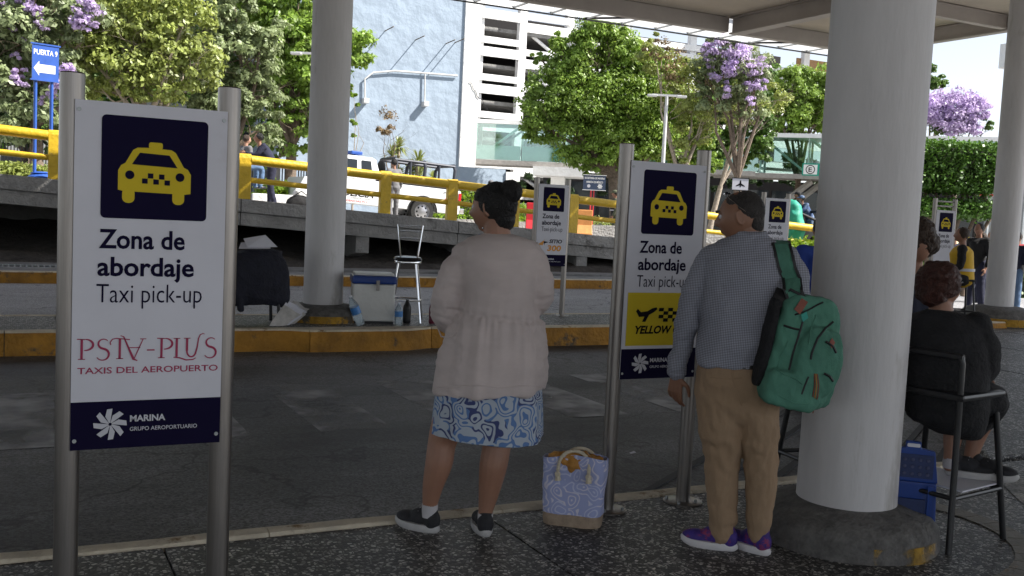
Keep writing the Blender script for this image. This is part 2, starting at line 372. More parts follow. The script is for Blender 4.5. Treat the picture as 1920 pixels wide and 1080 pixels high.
tag(b.build('orange_paint_stain', m_or, smooth=True, fix=False), kind='structure')
# faded pedestrian crossing bars
m_fade = mat('faded_white', (.42, .42, .43), .7, var=.2, scale=2, bump=.3, bscale=90)
n_, L_, b_ = nodes_of(m_fade)
tcn = n_.new('ShaderNodeNewGeometry'); tn = n_.new('ShaderNodeTexNoise'); tn.inputs['Scale'].default_value = 2.2; tn.inputs['Detail'].default_value = 9; L_.new(tcn.outputs['Position'], tn.inputs['Vector'])
tm = n_.new('ShaderNodeMapRange'); tm.inputs[1].default_value = .36; tm.inputs[2].default_value = .62; L_.new(tn.outputs[0], tm.inputs[0]); L_.new(tm.outputs[0], b_.inputs['Alpha'])
for x in (-1.1, -.05, 1.0, 2.05, 3.1, 4.15, 5.2):
    b = MB(); b.add([(x, 7.0, -.136), (x+.55, 7.0, -.136), (x+.55, 8.9, -.136), (x, 8.9, -.136)], [(0, 1, 2, 3)])
    tag(b.build('crossing_bar', m_fade, fix=False), kind='structure')
# median
median = tag(MB().box((-40, 11.0, -.3), (16.5, 12.36, .088)).build('median', M_conc), kind='structure')
for i in range(14):
    x0 = -4+i*1.5; b = MB(); b.box((x0+.005, 11.08, .04), (x0+1.495, 12.28, .10)); b.build('paving_slab', M_pebble, median, bevel=.003)
def kerb_run(name, x0, x1, y, zt, zb, side_, wdt=.14, step=1.5, m=M_kerb, bulge=None, top=True):
    root = tag(MB().box((x0, min(y, y+side_*.08)+.02, zb-.1), (x1, max(y, y+side_*.08), zb+.05)).build(name, M_conc), kind='structure')
    x = x0
    while x < x1-.01:
        b = MB(); rings = []; c = MB(); r2 = []
        for q in range(9):
            xx = x+.004+q*(step-.008)/8; o = bulge(xx) if bulge else 0
            dy = .012*fbm((xx, y, 0), 3); yy = y-side_*(o+dy*.5)
            rings.append([(xx, yy-side_*.012, zb-.05), (xx, yy, zt-.035+dy*.3), (xx, yy+side_*.02, zt-.012), (xx, yy+side_*.03, zt-.012), (xx, y+side_*wdt, zt-.012), (xx, y+side_*wdt, zb-.05)])
            r2.append([(xx, yy+side_*.006, zt-.016), (xx, yy+side_*.02, zt+.004+dy*.2), (xx, y+side_*wdt, zt+.003), (xx, y+side_*wdt, zt-.011)])
        b.loft(rings); b.build('kerb_face', m, root, smooth=True)
        if top: c.loft(r2); c.build('kerb_top', M_kerbtop, root, smooth=True)
        x += step
    return root
bul = lambda x: .16*max(0, min(1, 2.2-abs(x-3.62)/.42)) if abs(x-3.62) < .95 else 0
kerb_run('median_kerb', -6, 15, 10.95, .10, -.14, 1, bulge=lambda x: max(0, min(.16, (.85-abs(x-3.6))*.6)))
kerb_run('median_far_kerb', -6, 15, 12.42, .10, -.14, -1, m=M_conc)
# third kerb, channel grating and rough bank under the ramp
b = MB(); b.box((-40, 19.43, -.3), (26, 20.5, .05)); b.box((-40, 21.2, -.3), (26, 21.95, .05)); b.box((-40, 20.5, -.3), (26, 21.2, -.02)); struct('far_walk', b, mat('far_walk_stone', (.2, .2, .2), .7, var=.3, scale=3, col2=(.1, .1, .1), mask=.55))
kerb_run('far_kerb', -4.5, 25.5, 19.30, .065, -.14, 1, step=3)
gr = thing('drain_grating', 'long steel bar grating set in the far walk below the ramp', 'grating', (0, 20.85, 0))
M_galv = mat('galvanised', (.42, .44, .45), .5, .6, var=.2, scale=4)
b = MB(); b.box((-4, -.35, .03), (3.3, -.31, .06)); b.box((-4, .31, .03), (3.3, .35, .06)); b.build('frame', M_galv, gr)
for i in range(73):
    b = MB(); b.box((-3.95+i*.1, -.31, .015), (-3.925+i*.1, .31, .055)); b.build('grate_bar', M_galv, gr)
def bank(x0, x1, y0, y1, z0, z1, nx, ny, amp):
    b = MB(); V = []
    for j in range(ny+1):
        for i in range(nx+1):
            x = x0+(x1-x0)*i/nx; y = y0+(y1-y0)*j/ny; zz = z0+(z1-z0)*(j/ny)**.8
            V.append((x, y, zz+amp*fbm((x, y, 0), 1.7, 4)*min(1, j)))
    F = [(j*(nx+1)+i, j*(nx+1)+i+1, (j+1)*(nx+1)+i+1, (j+1)*(nx+1)+i) for j in range(ny) for i in range(nx)]
    return b.add(V, F)
tag(bank(-12, 24, 21.9, 27, .03, .75, 240, 36, .07).build('earth_bank', mat('rough_earth', (.06, .052, .045), .95, var=.5, scale=5, bump=.8, bscale=20), smooth=True, fix=False), kind='stuff')
b = MB(); b.box((-14, 27, -.3), (28, 27.2, 1.2)); struct('ramp_back_wall', b, M_conc)

# ================================================================== RAMP WITH PARAPET AND YELLOW RAILING
def slz(x, d=0): return max(.02, 1.75-.056*x)-d
def slab_run(b, x0, x1, y0, y1, d0, d1, n=6):
    rings = []
    for i in range(n+1):
        x = x0+(x1-x0)*i/n
        rings.append([(x, y0, slz(x, d1)), (x, y1, slz(x, d1)), (x, y1, slz(x, d0)), (x, y0, slz(x, d0))])
    b.loft(rings)
ramp = thing('ramp', 'grey concrete ramp carrying the yellow railing, sloping down to the right', 'ramp', (0, 0, 0))
for i in range(7):
    x0 = -11+i*5.2; b = MB(); slab_run(b, x0+.01, x0+5.19, 22.42, 22.76, 0, .29); b.build('parapet_beam', M_conc, ramp, bevel=.012)
    b = MB(); slab_run(b, x0+.008, x0+5.192, 22.46, 22.76, .305, .58); b.build('edge_girder', M_conc, ramp, bevel=.01)
b = MB(); slab_run(b, -12, 24, 22.77, 26.9, .25, .5); b.build('deck_slab', M_conc, ramp)
for x in (-4.6, -1.6, 1.4, 4.4, 7.42, 10.4, 13.35, 16.3):
    b = MB(); z = slz(x, .585); P = [(22.5, z), (26.8, z-.05), (26.8, z-.95), (24.2, z-.75), (22.75, z-.42), (22.5, z-.38)]
    b.prismx(P, x-.16, x+.16); b.build('cantilever_bracket', M_conc, ramp, bevel=.012)
rail = thing('guard_railing', 'heavy yellow steel guard railing along the top of the concrete ramp', 'railing', (0, 22.6, 0))
px = [-4.6, -2.75, -.9, .89, 2.79, 4.69, 6.3, 7.95, 9.66, 11.35, 13.05, 14.8, 16.5, 18.2, 19.9, 21.6]
for x in px:
    z0 = slz(x); h = 1.0; prof = [(-.09, 0), (-.09, h-.10), (-.075, h-.04), (-.04, h-.005), (.03, h-.005), (.06, h-.05), (.06, 0)]
    b = MB(); b.prismx([(y, z0+z) for y, z in prof], x-.13, x+.13); b.build('post', M_ypaint, rail, bevel=.01)
for i in range(len(px)-1):
    x0, x1 = px[i]+.132, px[i+1]-.132
    b = MB(); b.tube([(x0, 0, slz(x0)+.87), (x1, 0, slz(x1)+.87)], .104, 16); b.build('top_rail', M_ypaint, rail, smooth=True)
    b = MB(); b.tube([(x0, 0, slz(x0)+.43), (x1, 0, slz(x1)+.43)], .062, 12); b.build('lower_rail', M_ypaint, rail, smooth=True)

# ================================================================== COLUMNS
M_col = mat('column_paint', (.60, .585, .59), .62, var=.09, scale=3.5, bump=.12, bscale=16, col2=(.46, .44, .42), mask=.565, stretch=(1, 1, .22))
def ncol():
    m = M_col; n, L, b = nodes_of(m); return m
M_base = mat('plinth_concrete', (.12, .115, .11), .85, var=.4, scale=16, bump=.45, bscale=40, col2=(.34, .33, .31), mask=.655)
M_baseo = mat('plinth_orange', (.40, .22, .02), .8, var=.4, scale=7, bump=.6, bscale=22, col2=(.09, .075, .055), mask=.5)
def column(label, x, y, r, prof, ztop, zfoot, m2=None):
    t = thing('column', label, 'column', (x, y, 0))
    b = MB(); b.lathe([(r*1.03, zfoot-.02), (r*1.01, zfoot+.05), (r, zfoot+.3), (r, 3), (r, ztop)], 64); b.build('shaft', M_col, t, smooth=True)
    c = MB(); seg = 56; rings = []
    for rr, z in prof:
        rings.append([(rr*(1+.014*fbm((math.cos(q), math.sin(q), z*3+x), 2.5))*math.cos(q), rr*(1+.014*fbm((math.cos(q), math.sin(q), z*3+x), 2.5))*math.sin(q), z) for q in [2*PI*k/seg for k in range(seg)]])
    c.loft(rings); c.build('plinth', M_base, t, smooth=True)
    if m2:
        c = MB(); c.lathe([(m2[0]+.005, m2[2]), (m2[1]+.008, m2[3])], 56); c.build('painted_band', M_baseo, t, smooth=True)
    return t
column('thick white column on a rough round concrete plinth, right of the man with the backpack', PX, PY, .236, [(.44, -.01), (.435, .05), (.43, .10), (.39, .145), (.31, .165), (.255, .185), (.235, .19), (.2, .19)], 5.94, .15)
column('white column rising from the orange kerb between the draped chair and the cooler', atY(605, 577, 11.86).x, 11.86, .235, [(.50, .08), (.49, .16), (.42, .25), (.31, .285), (.24, .295), (.2, .295)], 5.94, .25, (.505, .495, .10, .18))
column('white column at the far right edge beside the person in the yellow vest', 15.0, 11.45, .225, [(.66, .0), (.64, .12), (.52, .27), (.36, .31), (.27, .32), (.2, .32)], 5.94, .28, (.665, .65, .02, .14))

# ================================================================== CANOPY
M_soff = mat('soffit', (.42, .37, .31), .8, var=.10, scale=.8, bump=.1, bscale=30)
M_beam = mat('beam_paint', (.36, .33, .31), .7, var=.12, scale=1.2)
m = bpy.data.materials.new('milky_panel'); m.use_nodes = True; n, L, b_ = nodes_of(m)
tr = n.new('ShaderNodeBsdfTranslucent'); tr.inputs[0].default_value = (.92, .92, .93, 1); df = n.new('ShaderNodeBsdfDiffuse'); df.inputs[0].default_value = (.85, .85, .86, 1)
mx = n.new('ShaderNodeMixShader'); mx.inputs[0].default_value = .6; L.new(df.outputs[0], mx.inputs[1]); L.new(tr.outputs[0], mx.inputs[2]); L.new(mx.outputs[0], n['Material Output'].inputs[0]); M_milky = m
can = thing('canopy', 'wide flat canopy on white columns with painted steel beams and milky edge panels', 'canopy', (0, 0, 0))
xs = [-30, -19, -7.7, 3.8, 9.6, 15.4, 19.9]; ys = [-12, -6, 2.4, 7, 11.5, 15.5, 19.8]
for i in range(len(xs)-1):
    for j in range(len(ys)-1):
        b = MB(); b.box((xs[i]+.012, ys[j]+.012, 6.36), (xs[i+1]-.012, ys[j+1]-.012, 6.42)); b.build('soffit_panel', M_soff, can)
b = MB(); b.box((-30, -12, 6.43), (19.9, 19.8, 6.6)); b.build('roof_deck', M_white, can)
def ibeam(name, a, c, h, wd, z):     # along x or y
    b = MB(); f = .035
    if a[1] == c[1]:
        y = a[1]
        for (y0, y1, z0, z1) in ((y-wd/2, y+wd/2, z, z+f), (y-.06, y+.06, z+f, z+h-f), (y-wd/2, y+wd/2, z+h-f, z+h)): b.box((a[0], y0, z0), (c[0], y1, z1))
    else:
        x = a[0]
        for (x0, x1, z0, z1) in ((x-wd/2, x+wd/2, z, z+f), (x-.06, x+.06, z+f, z+h-f), (x-wd/2, x+wd/2, z+h-f, z+h)): b.box((x0, a[1], z0), (x1, c[1], z1))
    return b.build(name, M_beam, can)
for x in (-19, -7.7, 3.8, 15.5): ibeam('cross_beam', (x, -12), (x, 19.6), .40, .30, 5.95)
ibeam('cross_beam', (19.8, -12), (19.8, 19.6), .34, .2, 6.0)
for y in (-6, 2.4, 11.5, 15.5):
    for x0, x1 in ((-30, -19.16), (-18.84, -7.86), (-7.54, 3.64), (3.96, 15.34), (15.66, 19.69)): ibeam('long_beam', (x0, y), (x1, y), .30, .16, 6.04)
for x0, x1 in ((-30, -19.16), (-18.84, -7.86), (-7.54, 3.64), (3.96, 15.34), (15.66, 19.69)):
    b = MB(); b.box((x0, 19.6, 6.0), (x1, 19.8, 6.35)); b.build('edge_beam', M_beam, can, bevel=.008)
for i in range(50):
    x0 = -27+i*.95
    b = MB(); b.add([(x0+.01, 19.82, 6.36), (x0+.94, 19.82, 6.36), (x0+.94, 20.5, 6.03), (x0+.01, 20.5, 6.03), (x0+.94, 20.55, 6.1), (x0+.01, 20.55, 6.1)], [(0, 1, 2, 3), (3, 2, 4, 5)]); b.build('edge_panel', M_milky, can)
    if i > 25: b = MB(); b.box((x0-.02, 19.82, 6.0), (x0+.02, 20.48, 6.03)); b.box((x0-.02, 20.46, 6.0), (x0+.02, 20.5, 6.12)); b.build('panel_rib', M_galv, can)
b = MB(); b.tube([(-27, 20.53, 6.0), (20, 20.53, 6.0)], .02, 6); b.build('edge_rod', M_black, can)
for x in (7.9, 12.8, 17.6):
    b = MB(); b.tube([(x, 19.85, 6.05), (x-.9, 20.5, 6.02)], .025, 8); b.build('strut', M_black, can)

# ================================================================== BUILDINGS
M_blue = mat('blue_render', (.31, .38, .47), .85, var=.07, scale=.3, bump=.12, bscale=1.1, col2=(.285, .35, .44), mask=.62)
M_bwhite = mat('white_render', (.80, .80, .80), .8, var=.06, scale=.6, bump=.2, bscale=3)
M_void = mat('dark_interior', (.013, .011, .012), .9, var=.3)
bl = thing('blue_building', 'tall pale blue rendered wall with a white corner strip behind the police truck', 'building', (20, 55, 0))
x0 = atY(520, 300, 55).x-20; x1 = atY(866, 150, 55).x-20; x2 = atY(897, 150, 55).x-20
b = MB(); b.box((x0, 0, -1), (x1, 9, 26)); b.build('wall', M_blue, bl)
b = MB(); b.box((x1+.003, -.12, -1), (x2, 9, 26)); b.build('corner_strip', M_bwhite, bl, bevel=.03)
# surface conduits with lamps and stubs
def wpt(px_, py_, dy=-.12): p = atY(px_, py_, 55+dy); return (p.x-20, dy, p.z)
pc = mat('conduit_grey', (.6, .6, .6), .6, var=.1)
b = MB(); b.tube([wpt(684, 190), wpt(684, 148), wpt(700, 136), wpt(740, 133), wpt(795, 137), wpt(858, 142)], .05, 8); b.tube([wpt(797, 137), wpt(796, 190)], .04, 8); b.build('conduit', pc, bl, smooth=True)
for p in ((684, 188), (796, 194)):
    q = wpt(*p); b = MB(); b.box((q[0]-.16, -.45, q[2]-.18), (q[0]+.16, -.002, q[2]+.10)); b.build('wall_lamp', pc, bl, bevel=.03)
for p in ((779, 75), (836, 82), (853, 80), (722, 58), (672, 70)):
    q = wpt(*p, 0); b = MB(); b.tube([(q[0], 0, q[2]), (q[0]+.1, -1.1, q[2]+.1)], .03, 8); b.build('rusty_stub', M_bark, bl)
b = MB(); pts = []
for s_ in range(12): pts.append((x1+.4+.25*math.sin(s_)*.2+s_*.12, -.16, 8.9-s_*.14+.1*math.sin(s_*2)))
b.tube(pts, .02, 5); b.build('loose_cable', M_black, bl)
# low blue wall and white end
lb = thing('low_blue_wall', 'low pale blue wall with white end block under the glass bridge', 'wall', (0, 0, 0))
p, q = atY(862, 312, 48), atY(948, 320, 48); b = MB(); b.box((p.x, 48, -.1), (q.x, 48.4, p.z)); b.build('wall', M_blue, lb)
r_ = atY(962, 322, 48); b = MB(); b.box((q.x+.004, 47.9, -.1), (r_.x, 48.6, p.z-.12)); b.build('end_block', M_bwhite, lb)
# parking building
gx0 = atY(893, 100, 72).x
GLEN = atY(1625, 100, 72).x-gx0
gar = thing('parking_building', 'white multi storey open parking building with slotted parapets behind the big trees', 'building', (gx0, 72, 0))
b = MB(); b.box((0, 12, -1), (GLEN, 12.4, 19)); b.box((0, .5, -1), (.3, 12, 19)); b.build('inner_wall', M_void, gar)  # near-black inner wall, shade of the open decks put into its colour
ZF = [10.5+2.87*i for i in range(-4, 3)]
steps = [(0, 4.0, 0, 0), (4.0, 9.0, 1.0, -.45), (9.0, 22, 1.0, -1.1), (22, GLEN, 1, -2.0)]
for i, z in enumerate(ZF):
    for (sx0, sx1, dy, dz) in steps:
        zz = z+dz; seg = (sx1-sx0) if sx1-sx0 < 8 else 7.75
        x = sx0
        while x < sx1-.1:
            e = min(x+seg, sx1)
            b = MB(); b.box((x+.02, dy, zz), (e-.02, dy+.2, zz+.72)); b.build('parapet_panel', M_bwhite, gar)
            b = MB(); b.box((x+.02, dy, zz+1.0), (e-.02, dy+.2, zz+1.5)); b.build('parapet_rail', M_bwhite, gar)
            x = e
    b = MB(); b.box((0, 1.25, z-.3-.4), (GLEN, 11.9, z-.4)); b.build('floor_slab', M_conc, gar)
for (x, dy) in [q for q in ((.05, .25), (3.8, .3), (8.6, 1.25), (14, 1.25), (21, 1.25), (28, 1.25), (34, 1.25), (41, 1.25), (48, 1.25), (55, 1.25), (62, 1.25)) if q[0] < GLEN-1]:
    b = MB(); b.box((x, dy, -1), (x+.65, dy+.5, 18.5)); b.build('pillar', M_bwhite, gar)
for i in range(7):
    z = ZF[i]-1.2; b = MB(); b.tube([(4.4, 1.6, z+1.3), (8.6, 1.6, z-1.2)], .14, 6); b.build('brace', M_bwhite, gar)
for i in range(14):   # vertical louvres high up
    b = MB(); b.box((9.4+i*.42, 1.35, 16.2), (9.55+i*.42, 1.5, 17.9)); b.build('louvre', M_galv, gar)
b = MB(); b.box((33.5, 1.7, 15.6), (38, 1.8, 17)); b.build('wooden_screen', mat('plywood', (.38, .22, .10), .7, var=.2), gar)
for x in (26.8, 27.5): b = MB(); b.tube([(x, 1.1, 12.5), (x, 1.1, 18)], .09, 8); b.build('pipe', M_bwhite, gar)
b = MB(); b.box((31, -1.6, 17.7), (min(40, GLEN), .9, 17.85)); b.box((22, -1.0, 18.3), (GLEN, 1, 18.9)); b.build('roof_slab', M_bwhite, gar)

# glass footbridge
ang = math.atan2(42.6-59.74, 54.6-26.84)
m = bpy.data.materials.new('bridge_glass'); m.use_nodes = True; n, L, b_ = nodes_of(m)
tr = n.new('ShaderNodeBsdfTransparent'); tr.inputs[0].default_value = (.72, .86, .82, 1); gl = n.new('ShaderNodeBsdfGlossy'); gl.inputs[0].default_value = (.8, .9, .9, 1); gl.inputs['Roughness'].default_value = .06
mx = n.new('ShaderNodeMixShader'); mx.inputs[0].default_value = .22; L.new(tr.outputs[0], mx.inputs[1]); L.new(gl.outputs[0], mx.inputs[2]); L.new(mx.outputs[0], n['Material Output'].inputs[0]); M_pane = m
M_film = mat('frosted_film', (.42, .52, .50), .4, var=.05)
M_truss = mat('truss_white', (.72, .78, .77), .5, var=.05)
M_bframe = mat('bridge_frame', (.33, .31, .29), .6, var=.2)
def footbridge(label, x, y, ang, LB, left):
    br = thing('glass_footbridge', label, 'footbridge', (x, y, 0), ang)
    b = MB(); b.box((-.2, -.1, 7.02), (LB, 3.1, 7.28)); b.build('roof', M_bwhite, br)
    b = MB(); b.box((-.2, -.06, 4.42), (LB, .12, 4.72)); b.box((-.2, 2.9, 4.42), (LB, 3.08, 4.72)); b.build('floor_beam', M_bframe, br)
    b = MB(); b.box((-.1, .13, 4.55), (LB, 2.89, 4.7)); b.build('floor', M_conc, br)
    b = MB(); b.box((-.18, -.04, 4.725), (.12, 2.9, 7.01)); b.build('end_frame', M_bframe, br)
    nb = int(LB/3); bw = LB/nb
    for i in range(nb):
        xx = i*bw+.2
        b = MB(); b.box((xx, .0, 4.73), (xx+bw-.06, .02, 7.0)); b.build('pane', M_pane, br)
        b = MB(); b.box((xx, .05, 4.74), (xx+bw-.1, .07, 5.65)); b.build('frosted_band', M_film, br) if left else None
        b = MB(); b.box((xx-.07, .15, 4.72), (xx+.07, .3, 7.0)); b.build('mullion', M_truss, br); b = MB(); b.box((xx-.07, 2.6, 4.72), (xx+.07, 2.75, 7.0)); b.build('mullion', M_truss, br)
        b = MB(); a0, a1 = (4.8, 6.95) if left and i < 2 else (6.95, 4.8)
        b.tube([(xx+.1, .22, a0), (xx+bw-.1, .22, a1)], .085, 6); b.build('diagonal', M_truss, br); b = MB(); b.tube([(xx+.1, 2.68, a0), (xx+bw-.1, 2.68, a1)], .085, 6); b.build('diagonal', M_truss, br)
    if left: b = MB(); b.tube([(3.3, 2.6, 6.2), (5.6, 2.6, 5.0)], .09, 6);  b.build('cross_brace', M_truss, br)
    if left: b = MB(); b.box((4.0, -.6, 3.85), (7.4, 3.6, 4.41));  b.box((5.1, .8, -1), (6.0, 2.2, 3.84));  b.build('pier', M_bwhite, br)
    if not left: b = MB(); b.box((7.3, .8, -1), (8.0, 2.0, 4.4)); b.tube([(6.4, 1.2, 4.35), (3.5, 1.2, 1.8)], .22, 6); b.tube([(7.1, 1.6, 4.35), (4.2, 1.6, 1.8)], .2, 6); b.build('pier', M_bframe, br)
footbridge('short glazed footbridge section leaving the white corner strip beside the blue wall', 26.84, 59.74, ang, 18.0, True)
A2, B2 = at(1335, 250, 66), at(1885, 258, 60); ang2 = math.atan2(B2.y-A2.y, B2.x-A2.x)
footbridge('long glazed footbridge section with white trusses passing behind the thick column', A2.x, A2.y, ang2, 33.0, False)
# dark glazed hall beneath the bridge
hall = thing('dark_hall', 'low dark glazed hall seen beneath the footbridge at right', 'building', (36, 67, 0), ang)
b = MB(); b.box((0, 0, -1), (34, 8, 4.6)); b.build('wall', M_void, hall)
for i in range(16): b = MB(); b.box((i*2.1+.1, -.05, .4), (i*2.1+1.95, -.005, 3.9)); b.build('window', M_glassd, hall)
# far buildings closing the street at right
fb = thing('distant_block', 'pale grey building far off down the street at right', 'building', (85, 60, 0), R(-60))
b = MB(); b.box((0, 0, -1), (60, 12, 6.5)); b.build('wall', mat('far_wall', (.5, .5, .5), .8, var=.2, scale=.4), fb)
for i in range(14):
    for j in range(2): b = MB(); b.box((2+i*4, -.06, 1+j*2.8), (4.4+i*4, -.01, 2.6+j*2.8)); b.build('window', M_glassd, fb)
lbk = thing('grey_block', 'grey flat building mostly hidden behind the left hand trees', 'building', (-14, 62, 0))
b = MB(); b.box((0, 0, -1), (30, 10, 10)); b.build('wall', mat('grey_render', (.26, .27, .27), .8, var=.2, scale=.3), lbk)
for i in range(9):
    for j in range(3): b = MB(); b.box((1+i*3.2, -.06, 1.6+j*2.8), (3+i*3.2, -.01, 3.2+j*2.8)); b.build('window', M_glassd, lbk)
# small white kiosk-like bracket building piece high at right
wb = thing('white_lightbox', 'white slab of a lamp mast head by the far right column', 'sign', at(1892, 110, 30))
b = MB(); b.box((-.25, -.15, -.3), (1.6, .15, .42)); b.build('panel', M_bwhite, wb, bevel=.02); b = MB(); b.tube([(1.2, 0, -.31), (1.2, 0, -6.5)], .09, 10); b.build('mast', M_galv, wb)
# ================================================================== VEGETATION
L_bright = leaf_mat('leaf_bright', (.20, .31, .05))
L_mid = leaf_mat('leaf_mid', (.09, .17, .03))
L_grey = leaf_mat('leaf_grey', (.22, .27, .13))
L_olive = leaf_mat('leaf_olive', (.26, .31, .08))
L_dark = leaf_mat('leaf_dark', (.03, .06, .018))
L_lime = leaf_mat('leaf_lime', (.16, .26, .02))
L_hedge = leaf_mat('leaf_hedge', (.09, .20, .03), var=.3, trans=.15)
L_purple = leaf_mat('blossom_purple', (.50, .40, .58), trans=.35)
L_brown = leaf_mat('leaf_dry', (.20, .14, .07), trans=.15)
def leaves(name, cen, size, m, parent=None, aspect=.55, droop=0.):
    nr = None
    if cen.shape[1] == 6: nr = cen[:, 3:]; cen = cen[:, :3]
    n = len(cen)
    a = rng.normal(size=(n, 3)); a[:, 2] *= .7; a /= np.linalg.norm(a, axis=1)[:, None]
    c = rng.normal(size=(n, 3)); c[:, 2] -= droop; bb = np.cross(a, c); bb /= np.linalg.norm(bb, axis=1)[:, None]
    if nr is not None:
        nn = nr+rng.normal(size=(n, 3))*.45; nn /= np.linalg.norm(nn, axis=1)[:, None]; a = np.cross(nn, a); a /= np.linalg.norm(a, axis=1)[:, None]; bb = np.cross(nn, a)
    s = size*rng.uniform(.6, 1.35, (n, 1)); a *= s; bb *= s*aspect
    V = np.stack([cen-a, cen-bb, cen+a, cen+bb], 1).reshape(-1, 3)
    me = bpy.data.meshes.new(name); me.vertices.add(4*n); me.vertices.foreach_set('co', V.ravel())
    me.loops.add(4*n); me.loops.foreach_set('vertex_index', np.arange(4*n)); me.polygons.add(n)
    me.polygons.foreach_set('loop_start', np.arange(n)*4); me.polygons.foreach_set('loop_total', np.full(n, 4)); me.update(calc_edges=True); me.validate()
    return link(name, me, m, parent)
def scatter(lobes, n, clump=.26, shell=.55, per=150):
    """leaf centres in small clumps set through the volume of the lobes; lobes: (centre, (rx,ry,rz))"""
    vol = np.array([l[1][0]*l[1][2]+l[1][0]*l[1][1] for l in lobes]); vol /= vol.sum(); out = []
    for (c, r), f in zip(lobes, vol):
        k = max(3, int(n*f/per)); d = rng.normal(size=(k, 3)); d /= np.linalg.norm(d, axis=1)[:, None]
        rad = rng.uniform(shell, 1.0, (k, 1))**.7; cc = np.array(c)+d*rad*np.array(r)
        q = rng.normal(size=(k, per, 3)); q /= np.linalg.norm(q, axis=2)[:, :, None]; q[:, :, 2] = np.where(q[:, :, 2] < -.3, -q[:, :, 2]*.6, q[:, :, 2]); rr = clump*min(r)*rng.uniform(.45, 1.45, (k, 1, 1))
        wob = 1+.28*np.sin(q[:, :, :1]*5+k)+.15*rng.normal(size=(k, per, 1)); pos = cc[:, None, :]+q*wob*rr*np.array([1.1, 1.1, .9])
        out.append(np.concatenate([pos, q+np.array([0, 0, .25])], 2).reshape(-1, 6))
    return np.concatenate(out)
def branches(b, p, d, ln, r, depth, spread=.7, up_=.25, seg=5):
    pts = [p.copy()]; rad = [r]; q = p.copy(); dd = d.normalized()
    for i in range(4):
        dd = (dd+Vector((random.gauss(0, .16), random.gauss(0, .16), random.gauss(0, .1)+up_*.15))).normalized(); q = q+dd*ln/4; pts.append(q.copy()); rad.append(r*(1-.14*(i+1)))
    b.tube(pts, rad, seg, cap=False)
    if depth > 0:
        for k in range(random.choice((2, 3, 3))):
            nd = (dd+Vector((random.gauss(0, spread), random.gauss(0, spread), random.gauss(.1, spread*.6)))).normalized()
            branches(b, pts[random.choice((2, 3, 4))], nd, ln*random.uniform(.55, .8), rad[-1]*.75, depth-1, spread, up_, seg)
def tree(label, k, lob, n, size, leafm, base, barkm=M_bark, trunk=.25, depth=3, extra=None, clump=.26, shell=.45, thick=1.0, group=None, name='tree', bl=None, droop=.0, bs=1.0):
    """lob: [(px,py,rpx[,rzpx])] outline lobes of the crown at k metres; base: where the trunk stands (px) """
    g = at(base[0], base[1], k); z0 = street_z(g.x); root = thing(name, label, 'tree', (g.x, g.y, z0), group=group); o = Vector((g.x, g.y, z0))
    L = []
    for l in lob:
        kk = k+(l[4] if len(l) > 4 else 0); c = at(l[0], l[1], kk)-o; r = l[2]*kk/FPX; rz = (l[3] if len(l) > 3 and l[3] else l[2])*kk/FPX; L.append((tuple(c), (r, r*thick, rz)))
    b = MB(); cz = sum(c[0][2] for c in L)/len(L); cx = sum(c[0][0] for c in L)/len(L); cy = sum(c[0][1] for c in L)/len(L)
    ft = Vector((cx*.25, cy*.25, max(1.0, cz*.45)))
    b.tube([(0, 0, -.2), (ft.x*.4, ft.y*.4, ft.z*.5), tuple(ft)], [trunk*1.25, trunk, trunk*.85], 10)
    for c, r in L:
        e = Vector(c); mid = (ft+e)/2+Vector((random.gauss(0, .3), random.gauss(0, .3), .3)); b.tube([tuple(ft), tuple(mid), tuple(e)], [trunk*.55, trunk*.3, trunk*.12], 6)
        for _ in range(3): branches(b, ft.lerp(e, random.uniform(.5, .9)), Vector((random.gauss(0, 1), random.gauss(0, 1), .8)), r[0]*.9*bs, trunk*.16, depth-1)
    b.build('trunk', barkm, root, smooth=True, fix=False)
    pts = scatter(L, n, clump, shell); leaves('crown', pts, size, leafm, root, droop=droop)
    if bl:
        for (nm, lobs2, n2, s2, m2) in bl:
            L2 = [(tuple(at(l[0], l[1], k+(l[3] if len(l) > 3 else -.8))-o), (l[2]*k/FPX,)*3) for l in lobs2]
            leaves(nm, scatter(L2, n2, .3, .1, 40), s2, m2, root)
    return root
# left row
tree('jacaranda with scattered purple blossom at the left edge behind the arrow sign', 31, [(20, 60, 85), (70, 20, 70), (30, 160, 70), (100, 120, 55), (60, 215, 60), (-60, 100, 90), (120, 200, 40, 50), (150, 40, 50), (0, -20, 70)], 34000, .095, L_grey, (70, 300), M_bark, .2,
     bl=[('blossom', [(22, 5, 12), (60, 15, 18), (75, 28, 16), (80, 50, 14), (160, 25, 22), (168, 8, 14), (150, 45, 18), (172, 48, 12), (22, 55, 9), (40, 145, 18), (30, 105, 9), (115, 140, 14), (120, 165, 20), (128, 130, 16), (100, 178, 12), (10, 20, 14), (45, 70, 10), (75, 190, 10), (62, 75, 8)], 5500, .06, L_purple)])
tree('loose olive green tree with many bare pale branches behind the large sign', 33, [(190, 70, 60), (250, 110, 75), (320, 90, 60), (170, 150, 50), (290, 170, 50), (220, 30, 55), (370, 130, 45), (150, 90, 45), (280, 20, 55), (350, 30, 50)], 32000, .08, L_olive, (280, 262), M_palebark, .2, depth=5, shell=.5, clump=.34, bs=1.25)
tree('grey green tree with drooping leaves between the olive tree and the bright tree', 36, [(400, 60, 60), (450, 110, 62), (490, 60, 40), (430, 180, 55), (480, 180, 45), (395, 220, 45), (440, 15, 50), (370, 170, 40), (500, 240, 35), (420, 260, 35)], 36000, .085, L_grey, (440, 300), M_bark, .22, droop=1.2)
